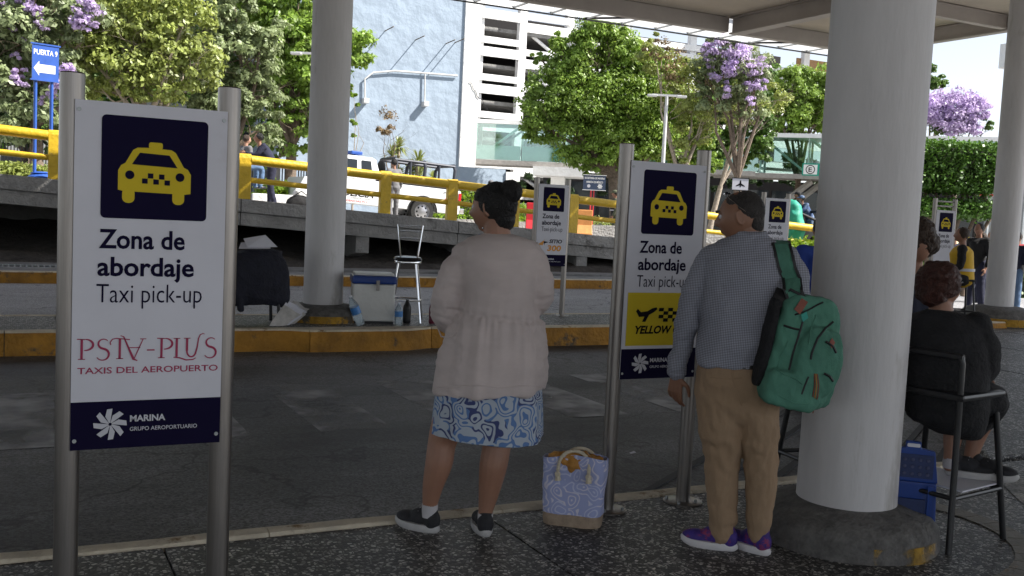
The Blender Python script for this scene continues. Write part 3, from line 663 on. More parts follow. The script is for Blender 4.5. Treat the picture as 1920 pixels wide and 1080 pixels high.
tree('bright green tree beside the left lamp post', 40, [(540, 60, 62), (590, 130, 60), (545, 170, 50), (560, 250, 45), (500, 20, 55), (600, 220, 40), (520, 300, 28), (640, 90, 50), (560, 5, 50), (500, 120, 40), (480, 5, 50), (570, 120, 45)], 42000, .10, L_bright, (545, 335), M_bark, .22)
tree('dark leafy tree low against the fence at left', 38, [(60, 240, 60), (10, 230, 60), (130, 245, 45), (-40, 150, 80)], 8500, .10, L_dark, (50, 300), M_bark, .18)
tree('thin climber of pale leaves against the blue wall', 52, [(664, 200, 9, 25), (666, 240, 10, 22), (662, 160, 7, 25)], 1300, .09, L_lime, (664, 300), M_palebark, .05, depth=1)
# filler of tall foliage behind
def mass(label, k, lob, n, size, m, name='distant_foliage'):
    L = [(tuple(at(l[0], l[1], k)), (l[2]*k/FPX, l[2]*k/FPX*.5, l[2]*k/FPX)) for l in lob]
    o = leaves(name, scatter(L, n, .3, .1, 80), size, m); return tag(o, label, 'trees', kind='stuff')
mass('continuous dark foliage closing the view behind the left trees', 46, [(x, y, 80) for x in range(-60, 620, 62) for y in (-70, 0, 75, 150, 225)], 75000, .16, L_mid)
# centre and right
tree('big dense bright green tree in front of the glass bridge', 50, [(1110, 90, 48), (1060, 130, 45), (1170, 110, 48), (1030, 190, 48), (1100, 190, 62), (1180, 190, 62), (1010, 235, 42), (1080, 260, 52), (1150, 265, 58), (1210, 255, 46), (1010, 105, 17), (1140, 70, 34), (1215, 130, 40), (1250, 200, 46), (1120, 315, 30), (1045, 75, 18), (1240, 270, 35)], 120000, .085, L_bright, (1160, 390), M_bark, .35, clump=.3)
tree('sparse browning tree with pale trunks rising beside the right lamp post', 47, [(1240, 110, 44), (1290, 150, 50), (1330, 200, 52), (1250, 170, 34), (1300, 245, 42), (1360, 180, 40), (1270, 290, 36), (1225, 80, 22)], 12500, .085, L_olive, (1275, 340), M_palebark, .15, depth=4, bl=[('dry_foliage', [(1230, 95, 30), (1260, 130, 35), (1340, 190, 35)], 1200, .07, L_brown)])
tree('jacaranda in purple bloom against the parking building', 45.5, [(1350, 110, 42), (1400, 125, 40), (1320, 140, 34), (1420, 150, 30), (1380, 165, 34), (1340, 190, 34), (1410, 200, 32)], 14000, .085, L_grey, (1390, 330), M_bark, .2, depth=4,
     bl=[('blossom', [(1350, 90, 24), (1385, 100, 30), (1415, 130, 26), (1370, 130, 26), (1400, 165, 16), (1325, 85, 14), (1430, 155, 10), (1345, 145, 14), (1330, 118, 14), (1425, 160, 16), (1360, 170, 16), (1405, 190, 14), (1335, 100, 16)], 5200, .07, L_purple)])
tree('leaning tree with bare brown branches above the bridge roof', 48, [(1420, 180, 36), (1455, 190, 32), (1400, 215, 34)], 4200, .07, L_olive, (1330, 345), M_palebark, .14, depth=5, bs=1.6)
tree('rounded bright green tree left of the thick column, behind the bridge', 66, [(1480, 170, 42), (1510, 200, 42), (1530, 160, 36), (1455, 215, 32), (1550, 215, 36), (1490, 230, 34), (1440, 170, 30), (1545, 190, 34)], 42000, .11, L_bright, (1500, 330), M_bark, .25)
tree('green treetop beyond the column against the white sky', 80, [(1750, 145, 22), (1735, 165, 18), (1765, 155, 18), (1740, 130, 12)], 4500, .16, L_mid, (1745, 330), M_bark, .2)
tree('round jacaranda crown of solid purple bloom against the white sky', 72, [(1790, 210, 40), (1750, 215, 38), (1830, 215, 30), (1800, 195, 32), (1845, 235, 16)], 2600, .12, L_mid, (1790, 340), M_bark, .22,
     bl=[('blossom', [(1790, 205, 40), (1750, 205, 34), (1825, 205, 30), (1770, 230, 34), (1815, 235, 26), (1845, 215, 12)], 13000, .11, L_purple)])
mass('leafy background canopy between the big tree and the thick column', 54, [(x, y, 36) for x in range(1190, 1470, 40) for y in (140, 190, 235, 280)], 70000, .11, L_mid)
mass('lower bright foliage beside the big tree, in front of the bridge', 51, [(x, y, 30) for x in range(1195, 1345, 34) for y in (225, 262, 298)], 30000, .09, L_bright)
mass('low dark trees and shrubs beyond the street', 70, [(x, y, 30) for x in range(980, 1560, 50) for y in (300, 345)], 9000, .22, L_dark)
# clipped topiary: box crown on bare stems, lower clipped hedge
def boxleaves(a, b_, n, jit=.06):
    a = np.array(a); b_ = np.array(b_); p = rng.uniform(a, b_, (n, 3)); f = rng.integers(0, 6, n)
    for i in range(3):
        p[f == 2*i, i] = a[i]; p[f == 2*i+1, i] = b_[i]
    cen = (a+b_)/2; h = (b_-a)/2; q = (p-cen)/h; nrm = np.linalg.norm(q, axis=1)[:, None]
    p = np.where(nrm > 1.38, cen+(p-cen)*(1.38/nrm), p); return p+rng.normal(size=(n, 3))*jit
tk = 24.; g = at(1790, 400, tk)
topi = thing('topiary_tree', 'clipped box shaped topiary tree on bare twisted stems behind the small right hand sign', 'tree', (g.x, g.y, 0), -yaw)
def tz(py): return EYE.z+(434-py)*tk/FPX
b = MB()
for i in range(5): 
    x = -.7+i*.38; b.tube([(x*.8, 0, 0), (x*.8, .1, 1.4), (x+.1, 0, tz(395)), (x-.05+.2*math.sin(i), .1, tz(350))], [.06, .05, .05, .03], 8)
    b.tube([(x, 0, tz(395)), (x-.25, .05, tz(345))], [.035, .02], 6)
b.build('trunk', M_bark, topi, smooth=True)
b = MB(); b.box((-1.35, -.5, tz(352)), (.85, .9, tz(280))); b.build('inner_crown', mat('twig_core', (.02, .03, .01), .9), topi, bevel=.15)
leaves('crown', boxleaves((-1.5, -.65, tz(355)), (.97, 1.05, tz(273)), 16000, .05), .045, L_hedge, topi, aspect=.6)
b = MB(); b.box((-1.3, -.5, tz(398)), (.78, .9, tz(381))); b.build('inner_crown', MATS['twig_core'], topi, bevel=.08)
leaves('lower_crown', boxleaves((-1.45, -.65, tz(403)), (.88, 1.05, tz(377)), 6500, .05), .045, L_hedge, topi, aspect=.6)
# hedges along the street
def hedge(label, p, q, h, dpt, n, m=L_lime, size=.07, z=None, boxy=True):
    p = Vector(p); q = Vector(q); L = (q-p).length; a = math.atan2(q.y-p.y, q.x-p.x)
    t = thing('hedge', label, 'hedge', (p.x, p.y, p.z), a)
    t.rotation_euler = (0, math.asin((p.z-q.z)/L), a)
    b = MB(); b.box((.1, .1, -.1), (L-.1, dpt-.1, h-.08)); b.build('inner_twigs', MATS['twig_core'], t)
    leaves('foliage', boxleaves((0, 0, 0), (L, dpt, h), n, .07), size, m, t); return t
def gz(px_, py_, k): p = at(px_, py_, k); return Vector((p.x, p.y, street_z(p.x)))
def onst(px_, k):                       # street point seen at column px_, k metres ahead
    p = at(px_, 390, k); return Vector((p.x, p.y, street_z(p.x)))
hedge('low bright hedge behind the man leaning on the railing', onst(505, 30), onst(578, 31), .75, .8, 3500)
hedge('sunlit leafy hedge behind the bed of the police truck', onst(795, 37), onst(900, 40), 1.6, 1.0, 8000)
hedge('short green hedge left of the small sign with orange number', onst(935, 38), onst(1000, 40), 1.1, 1.0, 4000)
hedge('grassy planting strip behind the orange barrier', onst(1060, 42), onst(1165, 46), 1.0, .8, 4500, L_olive)
hedge('yellow green shrubs below the railing at right beside the thick column', (18.6, 20.4, -.14), (21.6, 20.0, -.14), 1.15, .9, 5500, L_lime)
hedge('pale green weeds along the left of the ramp behind the railing', onst(-10, 29), onst(125, 30), .5, .5, 4500, L_olive)
hedge('row of low shrubs beside the lower sign column at right', (22, 19.0, -.14), (30, 14.5, -.14), 1.0, .9, 3500, L_mid)
hd = None
# yuccas
def yucca(label, p, hs, sc_=1.0):
    t = thing('yucca', label, 'plant', p); b = MB(); f = MB()
    for (dx, dy, h) in hs:
        b.tube([(dx*.4, dy*.4, -.1), (dx*.8, dy*.8, h*.5), (dx, dy, h)], [.10*sc_, .08*sc_, .07*sc_], 8)
        for i in range(70):
            a = random.uniform(0, 2*PI); e = random.uniform(-.5, 1.4); d = Vector((math.cos(a)*math.cos(e), math.sin(a)*math.cos(e), math.sin(e))); s_ = d.cross(Vector((0, 0, 1))).normalized()*.03*sc_
            o = Vector((dx, dy, h)); l = .62*sc_; m1 = o+d*l*.55; tip = o+d*l-Vector((0, 0, .12*sc_))
            f.add([o-s_, o+s_, m1+s_*1.1, m1-s_*1.1, tip], [(0, 1, 2, 3), (3, 2, 4)])
    b.build('trunk', M_palebark, t, smooth=True); f.build('foliage', leaf_mat('yucca_leaf', (.26, .30, .10), trans=.2), t, fix=False); return t
yucca('spiky yucca clump with two rosettes in front of the blue wall', onst(745, 44), [(0, 0, 2.0), (-.25, .2, 2.9), (-.5, -.2, 1.5), (.1, .4, 3.3)], 1.1)
yucca('broad drooping yucca right of the yucca clump in front of the blue wall', onst(768, 44), [(0, 0, 2.3), (.45, .2, 2.1), (.2, -.3, 2.7)], 1.25)
yucca('small young yucca alone near the white corner strip', onst(810, 46), [(0, 0, 2.2)], .8)
tree('small nearly bare tree with red brown twigs in front of the blue wall', 43, [(733, 235, 22, 26), (722, 255, 16)], 260, .05, L_brown, (735, 320), M_bark, .06, depth=5, bs=2.0, clump=.5)

# fences and lamp posts
fe = thing('iron_fence', 'dark vertical bar fence behind the left hand trees', 'fence', (0, 0, 0)); A, B_ = onst(-20, 37), onst(585, 41)
for i in range(0, 9):
    p = A.lerp(B_, i/8); b = MB(); b.box((p.x-.12, p.y-.12, p.z), (p.x+.12, p.y+.12, p.z+2.1)); b.build('pier', M_conc, fe)
for i in range(110):
    p = A.lerp(B_, (i+.5)/110); b = MB(); b.box((p.x-.02, p.y-.02, p.z+.1), (p.x+.02, p.y+.02, p.z+2.0)); b.build('bar', M_black, fe)
b = MB(); b.tube([A+Vector((0, 0, 1.85)), B_+Vector((0, 0, 1.85))], .03, 6); b.tube([A+Vector((0, 0, .25)), B_+Vector((0, 0, .25))], .03, 6); b.build('rail', M_black, fe)
def lamp(label, px_, k, ytop, r=.06):
    p = onst(px_, k); t = thing('street_lamp', label, 'street lamp', p, -yaw, 'slender pale lamp posts with a short crossarm'); h = at(px_, ytop, k).z-p.z
    b = MB(); b.tube([(0, 0, 0), (0, 0, h)], [r*1.2, r*.8], 10); b.build('post', pc, t, smooth=True)
    b = MB(); b.box((-.55, -.05, h), (.55, .05, h+.07)); b.build('crossarm', pc, t)
    for s_ in (-1, 1): b = MB(); b.box((s_*.55-.18, -.12, h-.03), (s_*.55+.18, .12, h+.05)); b.build('lamp_head', pc, t, bevel=.02)
lamp('pale lamp post with a short crossarm just left of the middle column', 577, 34, 105); lamp('pale lamp post with a short crossarm in front of the big trees', 1238, 38, 182, .075)
# ================================================================== SIGNS
def taxi_icon(root, x, z, s, par=True):
    """navy tile with the yellow cab front, lower-left corner x,z, side s"""
    t = plate(rrect(x, z, x+s, z+s, s*.045), M_navy, root, 'icon_tile', 0, .0012)
    U = lambda P: [(x+u*s, z+v*s) for u, v in P]
    b = MB(); y0, y1 = -.0022, -.0013
    b.prism(U([(.155, .28), (.155, .47), (.18, .52), (.22, .545), (.29, .675), (.33, .70), (.43, .705), (.65, .695), (.69, .67), (.77, .53), (.81, .51), (.84, .46), (.84, .27), (.78, .26), (.20, .27)]), y0, y1)
    b.prism([(x+u*s, z+v*s) for u, v in rrect(.435, .695, .565, .76, .02)], y0-.0004, y1)
    for u in (.195, .665): b.prism([(x+a*s, z+c*s) for a, c in rrect(u, .155, u+.115, .30, .05)], y0-.0003, y1)
    b.build('cab_symbol', M_yel, t)
    c = MB(); y0, y1 = -.0034, -.0027
    c.prism(U([(.28, .535), (.352, .652), (.63, .642), (.71, .52)]), y0, y1)
    for u in (.262, .735): c.prism([(x+a*s, z+q*s) for a, q in circ(u, .43, .043)], y0, y1)
    for u, v in ((.43, .405), (.535, .40), (.377, .352), (.482, .348), (.588, .344)): c.prism(U([(u, v), (u+.052, v), (u+.052, v+.05), (u, v+.05)]), y0, y1)
    c.build('cab_windows', M_navy, t); return t
def star_logo(root, cx, cz, r, y=-.0016, m=M_grey):
    b = MB()
    for k in range(8):
        a = R(45*k+100); u = Vector((math.cos(a), math.sin(a))); v = Vector((-u.y, u.x)); P = []
        for p, q in ((.10, -.02), (.98, -.30), (1.0, .02), (.55, .20), (.10, .05)): w_ = u*(p*r)+v*(q*r); P.append((cx+w_.x, cz+w_.y))
        b.prism(P, y-.0012, y)
    return b.build('star_emblem', m, root)
def plus_logo(root, x, z, w, h, m):
    """PSTA-PLUS in an old-style face, A turned over"""
    b = MB(); y0, y1 = -.0015, -.0005; S = w/9.1
    def st(P, t): ribbon(b, [(x+px*S, z+pz*h) for px, pz in P], t*h if not hasattr(t, '__len__') else [q*h for q in t], y0, y1)
    def arc(cx, cz, rx, rz, a0, a1, n=14): return [(cx+rx*math.cos(R(a0+(a1-a0)*i/n)), cz+rz*math.sin(R(a0+(a1-a0)*i/n))) for i in range(n+1)]
    fat, thin = .11, .045
    def ser(px, pz, hw=.22): st([(px-hw, pz), (px+hw, pz)], .04)
    def P(o): st([(o+.25, 0), (o+.25, 1)], fat); ser(o+.25, .02); st([(o-.05, 1.0), (o+.45, .98)], .05); A = arc(o+.45, .72, .5, .27, 88, -95); st(A, [thin+(fat-thin)*math.sin(PI*i/(len(A)-1)) for i in range(len(A))])
    def S_(o): A = arc(o+.48, .76, .33, .23, 40, 255, 12)+arc(o+.42, .24, .40, .28, 70, -150, 14); n = len(A); st(A, [thin+(fat-thin)*math.sin(PI*i/(n-1))**2 for i in range(n)])
    P(0); S_(1.12)
    st([(2.0, .82), (2.15, .98), (2.4, 1.02), (3.25, .95)], .05); st([(2.62, 1), (2.62, 0)], fat); ser(2.62, .02); st([(2.0, .82), (2.05, .70)], .05)
    st([(2.65, 1.15), (2.85, 1.1), (3.5, -.02), (3.75, -.10)], [.04, .06, .12, .05]); st([(4.1, .98), (3.55, .02)], thin); st([(3.2, .55), (3.92, .55)], .045); st([(3.9, .98), (4.3, .98)], .04)
    st([(4.35, .42), (4.85, .42)], .07)
    P(5.05); st([(6.3, 1), (6.3, .05)], fat); ser(6.3, .98); st([(6.1, .03), (6.5, .0), (6.95, -.12), (7.4, -.10), (7.6, -.02)], [.05, .07, .07, .06, .03])
    A = [(6.98, 1), (6.98, .35)]+arc(7.28, .34, .30, .30, 180, 330, 10)+[(7.66, .5), (7.74, .95), (7.85, 1.15), (8.05, 1.22), (8.15, 1.18)]; st(A, [fat, fat]+[.08]*11+[.07, .06, .05, .04, .03]); ser(6.98, .98)
    S_(8.12); return b.build('lettering', m, root)
def base_sign(label, x, y, zb, kind, rz=0, tall=1.885, bars=False, detail=True, zoff=0):
    t = thing('taxi_sign', label, 'sign', (x, y, zb), rz, 'taxi pick-up signs on steel posts'); Wd = .465; z0, z1 = .69, 1.80
    for s_ in (0, 1):
        b = MB(); b.lathe([(.0375, 0), (.0375, tall-.004), (.034, tall)], 28, (s_*Wd+(-.006 if s_ == 0 else .012), .045, .0)); b.build('post', M_steel, t, smooth=True)
        b = MB(); b.lathe([(.105, 0), (.105, .006), (.1, .008)], 32, (s_*Wd+(-.006 if s_ == 0 else .012), .045, .001)); p = b.build('foot_plate', M_steel, t, smooth=True)
        for a in range(4): b = MB(); b.lathe([(.009, .008), (.009, .022), (.005, .024)], 6, (s_*Wd+.078*math.cos(R(45+90*a)), .045+.078*math.sin(R(45+90*a)), 0)); b.build('bolt', M_galv, p)
    b = MB(); b.box((0, 0.0005, z0), (Wd, .006, z1)); bd = b.build('board', M_board, t)
    if bars:
        for z in (tall-.05, tall-.13): b = MB(); b.tube([(0, .045, z), (Wd, .045, z)], .012, 8); b.build('cross_bar', M_steel, t, smooth=True)
    for u in (.012, Wd-.012):
        for z in (z0+.03, z1-.03): b = MB(); b.prism(circ(u, z, .0065, 10), -.003, 0); b.build('bolt', M_galv, t)
    ic = taxi_icon(bd, .078, 1.435, .325)
    text('Zona de', M_navy, bd, .075, 1.340, .262, .062, bold=.022)
    text('abordaje', M_navy, bd, .072, 1.252, .296, .062, bold=.022)
    text('Taxi pick-up', M_navy, bd, .070, 1.165, .325, .064, bold=-.006)
    plate([(.0, z0), (Wd, z0), (Wd, z0+.155), (0, z0+.155)], M_navy, bd, 'navy_band', 0, .001)
    if detail:
        star_logo(bd, .118, .770, .05); text('MARINA', M_grey, bd, .178, .776, .110, .021, y=-.002, bold=.03)
        text('GRUPO AEROPORTUARIO', M_grey, bd, .178, .745, .212, .0135, y=-.002, bold=.01)
    if kind == 'plus':
        plus_logo(bd, .018, .982, .435, .066, M_mag); text('TAXIS DEL AEROPUERTO', M_mag, bd, .018, .936, .435, .021, bold=.012, y=-.001)
    if kind == 'yellow':
        plate([(.022, .862), (Wd-.022, .862), (Wd-.022, 1.135), (.022, 1.135)], M_yel, bd, 'yellow_panel', 0, .001)
        b = MB()
        for i in range(7):
            for j in range(4):
                if (i+j) % 2: b.prism([(.215+i*.029, .985+j*.018), (.244+i*.029, .985+j*.018), (.246+i*.029, 1.003+j*.018), (.217+i*.029, 1.003+j*.018)], -.003, -.0015)
        b.build('checkered_flag', M_blk, bd)
        P = [(.075, 1.04), (.085, 1.052), (.105, 1.035), (.145, 1.040), (.175, 1.055), (.20, 1.060), (.205, 1.050), (.185, 1.035), (.155, 1.020), (.135, .985), (.115, .985), (.128, 1.012), (.095, 1.010)]
        plate(P, M_blk, bd, 'plane_symbol', -.0015, .0012)
        text('YELLOW CAB', M_blk, bd, .075, .925, .345, .040, y=-.0016, bold=.04, shear=.25)
    if kind == 'sitio':
        text('SITIO', M_blk, bd, .20, 1.005, .20, .05, bold=.03, shear=.15); text('300', M_orange, bd, .17, .90, .22, .075, bold=.04, shear=.1)
        b = MB(); b.prism([(.02, .98), (.12, 1.04), (.13, 1.06), (.10, .97)], -.002, -.0006); b.build('logo_tail', M_orange, bd)
        plate([(.11, 1.03), (.19, 1.015), (.13, 1.0), (.125, .97)], M_blk, bd, 'plane_symbol', -.0006, .0012)
        text('o', M_blk, bd, .41, 1.05, .012, .012)
    return t
base_sign('large taxi boarding sign at the left front with magenta lettering and navy foot band', .19, 3.44, 0, 'plus')
base_sign('taxi boarding sign with yellow checkered cab panel between the woman and the man', 2.80, 4.28, 0, 'yellow')
base_sign('small taxi boarding sign with orange number behind the shoulder of the woman', 6.42, 12.05, .10, 'sitio')
base_sign('small taxi boarding sign behind the head of the man with the backpack', 10.30, 12.0, .10, '', detail=False)
base_sign('small taxi boarding sign with crossbars above, beside the yellow vest person', 14.1, 12.1, .08, '', bars=True, detail=False, tall=2.0)
# other signs
M_sblue = mat('sign_blue', (.03, .10, .42), .4, var=.1); M_sgreen = mat('sign_green', (.0, .28, .20), .4, var=.05); M_sred = mat('sign_red', (.6, .03, .04), .4, var=.05)
k = 22.6; g = at(66, 320, k); ps = thing('gate_sign', 'blue panel with white lettering and left arrow on two posts at left edge', 'sign', (g.x, 23.3, slz(g.x)-.02), R(20))
hh = at(80, 104, k).z-(slz(g.x)); lo = at(80, 163, k).z-slz(g.x)
for dx in (-.05, .28): b = MB(); b.tube([(dx, .03, 0), (dx, .03, hh-.02)], .035, 10); b.build('post', M_sblue, ps, smooth=True)
b = MB(); b.box((-.14, -.02, lo), (.40, .0, hh)); pb = b.build('panel', M_sblue, ps)
b = MB(); F_ = .03
b.box((-.17, -.035, lo-F_), (.43, .02, lo-.001)); b.box((-.17, -.035, hh+.001), (.43, .02, hh+F_)); b.build('frame', M_sblue, ps)
text('PUERTA 9', M_white, pb, -.11, hh-.20, .48, .11, y=-.022, bold=.02)
zc = (lo+hh)/2-.13; plate([(-.11, zc), (.0, zc+.15), (0, zc+.085), (.33, zc+.085), (.33, zc-.085), (0, zc-.085), (0, zc-.15)], M_white, pb, 'arrow', -.021, .002)
b = MB(); b.lathe([(.28, 0), (.27, .05), (.2, .11), (.22, .13), (.1, .16)], 20, (.1, .03, 0)); b.build('foot', M_sblue, ps)
g = onst(1112, 36); ms = thing('navy_sign', 'dark blue notice board with two lines of white capitals and emblems beyond the railing', 'sign', g, R(-25))
zt = at(1112, 329, 36).z-g.z; zl = at(1112, 356, 36).z-g.z
b = MB(); b.box((-.40, -.02, zl), (.40, .0, zt)); pb = b.build('board', mat('notice_navy', (.04, .06, .11), .4), ms)
b = MB(); F_ = .02
b.box((-.42, -.03, zl-F_), (.42, .01, zl-.001)); b.box((-.42, -.03, zt+.001), (.42, .01, zt+F_)); b.build('frame', M_white, ms)
text('SECRETARÍA DE MARINA', M_white, pb, -.36, zt-.13, .72, .07, y=-.021, bold=.02); text('ARMADA DE MÉXICO', M_white, pb, -.30, zt-.27, .60, .07, y=-.021, bold=.02)
plate(circ(-.2, zl+.13, .06), M_grey, pb, 'crest', -.021, .002); star_logo(pb, .2, zl+.13, .09, y=-.021, m=M_white)
b = MB(); b.tube([(-.1, .03, 0), (-.1, .03, zt)], .03, 8); b.tube([(-.0, .03, 0), (-.0, .03, zt)], .02, 8); b.build('post', M_sred, ms)
# E parking sign on the bridge
q = at(1505, 306, 62.5); q2 = at(1505, 329, 62.5)
es = thing('green_sign', 'green hanging sign with a circled letter and an arrow fixed to the footbridge', 'sign', (q.x, q.y, q2.z), ang2)
b = MB(); H_ = q.z-q2.z; b.box((0, -.06, 0), (3.6, 0, H_)); pb = b.build('panel', M_sgreen, es); plate([(.08, .08), (.9, .08), (.9, H_-.08), (.08, H_-.08)], M_white, pb, 'tile', -.061, .004)
b = MB(); n_ = 20
for i in range(n_):
    a, c_ = 2*PI*i/n_, 2*PI*(i+1)/n_; b.prism([(.49+.28*math.cos(a), H_/2+.28*math.sin(a)), (.49+.28*math.cos(c_), H_/2+.28*math.sin(c_)), (.49+.23*math.cos(c_), H_/2+.23*math.sin(c_)), (.49+.23*math.cos(a), H_/2+.23*math.sin(a))], -.072, -.066)
b.build('ring', M_blk, pb); text('E', M_blk, pb, .38, H_/2-.14, .2, .28, y=-.067, bold=.02)
plate([(1.0, H_*.3), (1.25, H_*.75), (1.45, H_*.5), (1.7, H_*.25), (1.6, H_*.15), (1.35, H_*.4)], M_white, pb, 'arrow', -.061, .004)
# signs at far right beyond the topiary
def hang(label, p0, p1, k, m, txt=None, cat='sign', tm=M_white, name='hanging_sign'):
    a = at(p0[0], p0[1], k); c_ = at(p1[0], p1[1], k); o = thing(name, label, cat, (a.x, a.y, c_.z), ang); W_ = (Vector((c_.x, c_.y))-Vector((a.x, a.y))).length; H_ = a.z-c_.z
    b = MB(); b.box((0, -.05, 0), (W_, .05, H_)); pb = b.build('panel', m, o)
    b = MB(); b.tube([(W_*.5, .1, -c_.z-.2), (W_*.5, .1, H_*.8)], .08, 8); b.build('mast', M_galv, o)
    if txt: text(txt, tm, pb, W_*.1, H_*.25, W_*.8, H_*.45, y=-.052, bold=.02)
    return o
hang('green panel of a road sign peeping out right of the clipped tree', (1852, 312), (1900, 334), 34, M_sgreen)
hang('dark panel with a large yellow capital letter right of the clipped tree', (1856, 335), (1880, 351), 33, M_navy, 'A', tm=M_yel)
hang('red banner with white lettering below the clipped tree', (1832, 353), (1880, 369), 32, M_sred, 'SALIDA')
g = onst(1385, 34); ts = thing('plane_sign', 'small white board with a plane symbol behind the head of the man', 'sign', g, R(-25)); zt = at(1385, 335, 34).z-g.z; zl = at(1385, 356, 34).z-g.z
b = MB(); b.box((-.27, -.02, zl), (.27, 0, zt)); pb = b.build('board', M_board, ts); b = MB(); F_ = .03
b.box((-.3, -.03, zl-F_), (.3, .01, zl-.001)); b.box((-.3, -.03, zt+.001), (.3, .01, zt+F_)); b.build('frame', M_black, ts)
zc = (zl+zt)/2; plate([(-.02, zc+.13), (.02, zc+.13), (.03, zc+.03), (.15, zc-.05), (.15, zc-.08), (.02, zc-.04), (.02, zc-.10), (-.02, zc-.10), (-.02, zc-.04), (-.15, zc-.08), (-.15, zc-.05), (-.03, zc+.03)], M_blk, pb, 'plane_symbol', -.021, .002)
b = MB(); b.tube([(0, .03, 0), (0, .03, zt)], .03, 8); b.build('post', M_black, ts)

# ================================================================== THINGS ON THE MEDIAN
zm = .10
# draped stool with dark jacket
ch = thing('stool', 'black legged seat almost hidden under a dark jacket on the median', 'stool', (2.52, 11.55, zm))
for dx, dy in ((-.25, -.18), (.25, -.18), (-.25, .18), (.25, .18)): b = MB(); b.tube([(dx*1.08, dy*1.1, 0), (dx, dy, .48)], .019, 8); b.build('leg', M_black, ch, smooth=True)
b = MB(); b.box((-.27, -.15, .48), (.27, .2, .53)); b.build('seat', M_black, ch, bevel=.01); b = MB(); b.box((-.20, .1, .54), (.22, .14, .76)); b.build('backrest', M_black, ch, bevel=.01)
def drape_disp(s, a): return lambda p, n: a*fbm((p.x*1.6, p.y*1.6, p.z*.7), s)
M_jack = mat('jacket_navy', (.012, .013, .024), .85, var=.35, scale=9, bump=.5, bscale=40)
jk = thing('jacket', 'dark navy jacket draped over the seat beside the left sign', 'jacket', (2.52, 11.55, zm))
b = MB(); rings = []
for z, xl, xr, dp in ((.28, -.37, .37, .2), (.36, -.36, .38, .24), (.55, -.34, .37, .25), (.75, -.31, .36, .25), (.90, -.27, .33, .23), (1.0, -.2, .28, .17), (1.03, -.1, .2, .08)):
    rings.append([((xl+xr)/2+(xr-xl)/2*math.copysign(abs(math.cos(q))**.6, math.cos(q)), dp*math.copysign(abs(math.sin(q))**.6, math.sin(q)), z+(.05*math.sin(3*q+1) if z < .4 else 0)) for q in [2*PI*i/36 for i in range(36)]])
b.loft(rings); b.cap((-.40, -.12, .95), (-.44, -.16, .30), .075, .06); b.cap((-.16, -.2, .42), (-.15, -.22, .22), .045, .035); b.ell((.1, -.02, 1.02), (.22, .14, .05))
me = lump(b, .014, 2, lambda p, n: .016*fbm((p.x*2.2, p.y*2, p.z*.9), 4)); me.transform(Matrix.Diagonal((1.1, 1, .80, 1))); link('cloth', me, M_jack, jk)
pp = thing('paper_sheets', 'white folded papers lying on top of the draped jacket', 'papers', (2.52, 11.5, zm+.85)); b = MB()
b.add([(-.2, -.12, 0), (.15, -.14, .01), (.2, .05, .1), (-.13, .1, .06), (.0, -.02, .03)], [(0, 1, 4), (1, 2, 4), (2, 3, 4), (3, 0, 4)]); b.build('sheet', M_board, pp, fix=False)
b = MB(); b.add([(-.1, -.1, .02), (.24, -.1, .03), (.12, .0, .16), (-.12, .02, .11)], [(0, 1, 2, 3)]); b.build('sheet', M_board, pp, fix=False)
# bag of newspapers
M_news = mat('newsprint', (.5, .48, .46), .9, var=.2, scale=14, col2=(.45, .2, .22), mask=.6)
nb_ = thing('newspaper_pile', 'crumpled bag of newspapers leaning between the jacket and the orange plinth', 'newspapers', (2.80, 11.35, zm))
for i in range(7):
    b = MB(); a = R(-10+i*9); x = -.05+i*.03; h = .22+.05*random.random()
    V = []
    for j in range(5):
        for q in range(4): V.append((x-.10+.065*q+.04*j, -.12+.05*i+.02*math.sin(j+i), .0+h*j/4-.04*q*(j/4)+.015*math.sin(i*2+q*3)))
    b.add(V, [(j*4+q, j*4+q+1, j*4+q+5, j*4+q+4) for j in range(4) for q in range(3)]); b.build('newspaper', [M_news, M_board][i % 2], nb_, smooth=True, fix=False)
# cooler
cl = thing('cooler', 'white cool box with a blue and white lid right of the middle column', 'cooler', (3.96, 11.55, zm), R(-14))
M_cw = mat('cooler_white', (.62, .62, .60), .45, var=.06, scale=4, bump=.1, bscale=20, col2=(.4, .39, .36), mask=.68); M_cb = mat('cooler_blue', (.012, .045, .22), .35, var=.15, scale=5)
b = MB(); b.box((-.25, -.2, .03), (.25, .2, .47)); b.build('body', M_cw, cl, bevel=.02)
b = MB(); b.box((-.24, -.19, 0), (.24, .19, .028)); b.build('foot', M_black, cl)
b = MB(); b.box((-.265, -.215, .473), (.265, .215, .57)); b.build('lid', M_cb, cl, bevel=.025)
b = MB(); b.box((-.235, -.185, .572), (.235, .185, .60)); b.build('lid_top', M_cw, cl, bevel=.012)
b = MB(); b.box((.02, -.232, .40), (.06, -.217, .52)); b.build('latch', M_steel, cl, bevel=.003)
